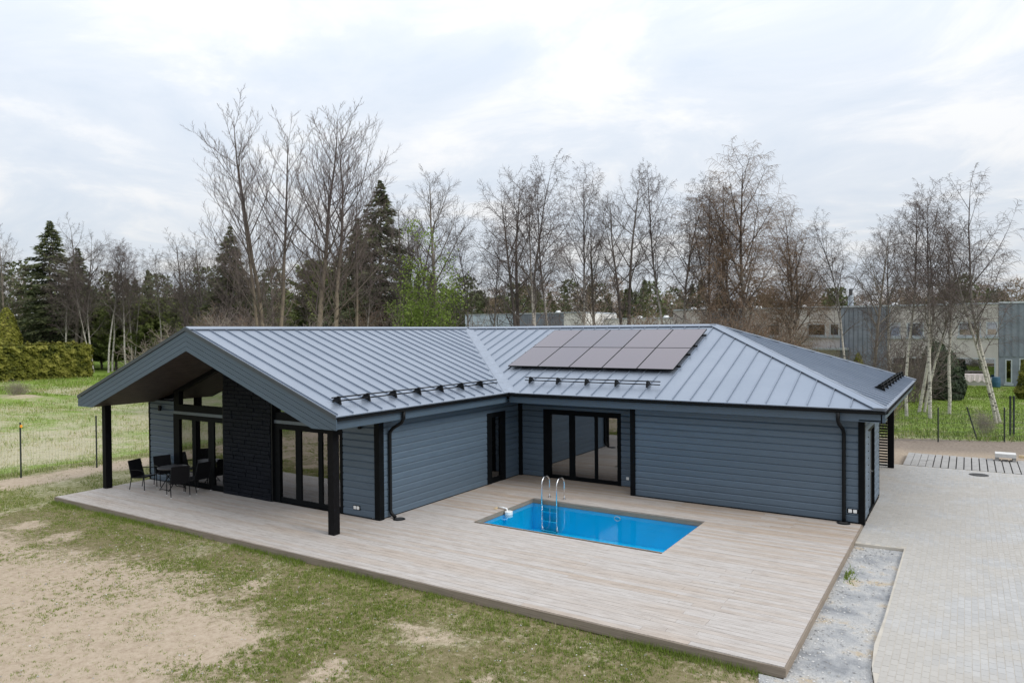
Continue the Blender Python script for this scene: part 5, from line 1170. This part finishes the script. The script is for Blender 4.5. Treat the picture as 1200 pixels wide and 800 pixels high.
# far wood behind everything: one mass
def forest():
    ge = np.random.default_rng(50); Vs, Ts = [], []
    def tree_pts(x, y, h, kind):
        n = 760; q = ge.random(n)**0.8
        if kind == 0: r = h*0.20*(1-q)**0.7*ge.uniform(0.3, 1, n); z = h*(0.02+0.98*q); tone = ge.uniform(0, 0.45, n)
        elif kind == 1: z = h*(0.15+0.85*q); r = h*0.24*np.sqrt(np.clip(1-((q-0.4)/0.65)**2, 0, 1))*ge.uniform(0.3, 1, n); tone = ge.uniform(0.1, 0.48, n)
        else: z = h*(0.0+1.0*q); r = h*0.22*np.sqrt(np.clip(1-((q-0.45)/0.6)**2, 0.02, 1))*ge.uniform(0.2, 1, n); tone = ge.uniform(0.56, 1, n)
        a = ge.uniform(0, 6.28, n); P = np.stack([x+r*np.cos(a), y+r*np.sin(a), z+GZ], 1)
        d = ge.normal(0, 1, (n, 3)); d /= np.linalg.norm(d, axis=1)[:, None]; e_ = np.cross(d, ge.normal(0, 1, (n, 3))); e_ /= np.linalg.norm(e_, axis=1)[:, None]
        s = (0.55 if kind < 2 else 0.42)*ge.uniform(0.6, 1.3, (n, 1)); w_ = s*(0.5 if kind < 2 else 0.16)
        Vs.append(np.stack([P-e_*w_, P+e_*w_, P+d*s*(1 if kind < 2 else 2.2)], 1).reshape(-1, 3)); Ts.append(np.repeat(tone, 3))
    for i in range(400):
        a = R(-78+86*(i+ge.random())/400); dd = ge.uniform(128, 215); x = CAM.x+math.sin(a)*dd; y = CAM.y+math.cos(a)*dd
        if x > -30 and y < 72: y = 72+ge.uniform(0, 40)
        u = math.degrees(a); kind = 2 if ge.random() < (0.75 if u > -19 else 0.35) else (0 if ge.random() < 0.5 else 1)
        tree_pts(x, y, ge.uniform(11, 17) if u < -19 else ge.uniform(10, 14.5), kind)
    V = np.concatenate(Vs); return np_mesh('forest', 'forest_mix', V, np.arange(len(V)).reshape(-1, 3), np.concatenate(Ts))
tag(inst('forest', forest()), 'far-off mixed wood of pines and bare trees along the horizon', 'wood', kind='stuff')

# ------------------------------------------------------------------ grass
def blades(name, px, py, pz, h, wd, tone, label):
    n = len(px); a = rng.uniform(0, 6.28, n); lean = rng.uniform(0.1, 0.7, n)*h; la = rng.uniform(0, 6.28, n)
    dx, dy = np.cos(a)*wd, np.sin(a)*wd; tx, ty = px+np.cos(la)*lean, py+np.sin(la)*lean
    V = np.stack([np.stack([px-dx, py-dy, pz], 1), np.stack([px+dx, py+dy, pz], 1), np.stack([tx, ty, pz+h], 1)], 1).reshape(-1, 3)
    tag(inst(name, np_mesh(name, 'grass_blade', V, np.arange(3*n).reshape(-1, 3), np.repeat(tone, 3))), label, 'grass', kind='stuff')
def tufts(cx, cy, per, spread):
    k_ = rng.poisson(per)+2; idx = np.repeat(np.arange(len(cx)), k_); a = rng.uniform(0, 6.28, len(idx)); r = np.abs(rng.normal(0, 1, len(idx)))*spread[idx]
    return cx[idx]+np.cos(a)*r, cy[idx]+np.sin(a)*r, idx
n = 75000; cx = rng.uniform(-15.5, 11.4, n); cy = rng.uniform(-17.5, -10.24, n)
vis = (-(cx-13.24)*math.sin(YAW)+(cy+21.25)*math.cos(YAW)) > 9.3
gr, st, sl2 = cover(cx, cy); nz = fbm(cx, cy, 1.7, 61, 4)
ok = vis & (rng.random(n) < np.clip((1-1.05*sl2)*(0.28+0.9*sstep(0.36, 0.6, nz)), 0, 1)*0.85+0.14+0.24*sstep(0.40, 0.58, nz)) & ~inside_poly(cx, cy, gpoly)
cx, cy, st, sl2, nz = cx[ok], cy[ok], st[ok], sl2[ok], nz[ok]; th_ = rng.random(len(cx)); big = rng.random(len(cx))**3
px, py, idx = tufts(cx, cy, 5+9*big, 0.022+0.035*big); n = len(px)
ht = rng.uniform(0.02, 0.055, n)*(0.7+1.0*big[idx])*(1-0.3*sl2[idx])
tn = np.clip(0.12+0.38*th_[idx]+0.12*rng.normal(0, 1, n)+0.42*(rng.random(n) < 0.18+0.4*st[idx]), 0, 1)
blades('lawn_grass', px, py, np.full(n, GZ-0.01), ht, rng.uniform(0.0035, 0.0075, n), tn, 'patchy sprouting lawn grass in front of the deck')
n = 900; px = rng.uniform(-9, 11, n); py = rng.uniform(-16.5, -10.5, n); sz = rng.uniform(0.006, 0.022, (n, 1, 1))*rng.uniform(0.6, 1.3, (n, 6, 1)); O = octa[None]*sz
V = np.stack([O[..., 0]+px[:, None], O[..., 1]+py[:, None], O[..., 2]*0.6+GZ+0.012], -1).reshape(-1, 3)
tag(inst('lawn_pebbles', np_mesh('lawn_pebbles', 'stones', V, (of[None]+6*np.arange(n)[:, None, None]).reshape(-1, 3), np.repeat(rng.random(n), 6))), 'small pale pebbles strewn over the sandy lawn', 'pebbles', kind='stuff')
# grass along the deck edge and left of it
n = 9000; px = rng.uniform(-10.6, 10.6, n); py = DY0-0.03-np.abs(rng.normal(0, 0.12, n)); keep = rng.random(n) < 0.05+1.0*sstep(0.4, 0.6, fbm(px, py, 0.8, 71, 3)); px, py = px[keep], py[keep]; n = len(px)
blades('deck_edge_grass', px, py, np.full(n, GZ-0.01), rng.uniform(0.05, 0.15, n), rng.uniform(0.004, 0.008, n), 0.45*rng.random(n), 'fringe of longer green grass along the front deck edge')
n = 90000; px = rng.uniform(-16.6, -10.62, n); py = rng.uniform(-13, 12, n); gr, st, sl2 = cover(px, py); ok = rng.random(n) < np.clip(1-1.3*sl2, 0.02, 1)*sstep(0.35, 0.6, fbm(px, py, 1.6, 73, 3)); px, py, st = px[ok], py[ok], st[ok]; n = len(px)
blades('side_grass', px, py, np.full(n, GZ-0.01), rng.uniform(0.04, 0.11, n), rng.uniform(0.006, 0.012, n), np.clip(0.42*rng.random(n)+0.5*(rng.random(n) < st), 0, 1), 'green grass between the deck and the dirt track')
n = 150000; px = -16.3-62*rng.random(n)**1.6; py = rng.uniform(-22, 40, n); gr, st, sl2 = cover(px, py); vis = py < 0.62*(-px)-4; nz = fbm(px, py, 0.7, 75, 3)
ok = vis & (rng.random(n) < 0.25+0.9*sstep(0.4, 0.6, nz)); px, py, st, nz = px[ok], py[ok], st[ok], nz[ok]; n = len(px); sc = np.clip((-px)/30, 0.7, 2)
blades('field_grass', px, py, np.full(n, GZ-0.01), rng.uniform(0.08, 0.26, n)*(0.6+0.7*nz)*np.sqrt(sc), rng.uniform(0.008, 0.016, n)*sc, np.clip(0.45*rng.random(n)+(0.35+0.3*rng.random(n))*(rng.random(n) < st*1.1), 0, 1), 'tall dry and green meadow grass in the field beyond the fence')
n = 60000; px = rng.uniform(8, 24, n); py = 16.5+37*rng.random(n); gr, st, sl2 = cover(px, py); ok = rng.random(n) < 1-sl2; px, py, st = px[ok], py[ok], st[ok]; n = len(px)
blades('far_lawn_grass', px, py, np.full(n, GZ-0.01), rng.uniform(0.05, 0.14, n)*(1+1.2*(py < 19.5)), rng.uniform(0.012, 0.025, n), np.clip(0.42*rng.random(n)+0.5*(rng.random(n) < st*0.7), 0, 1), 'green mown lawn in front of the terraced houses')
n = 110; px = 11.08+np.abs(rng.normal(0, 0.10, n)); py = rng.normal(-5.0, 0.22, n)
blades('weed_tuft', px, py, np.full(n, -0.15), rng.uniform(0.04, 0.12, n), rng.uniform(0.008, 0.016, n), 0.5*rng.random(n), 'green weed tuft in the gravel beside the deck')
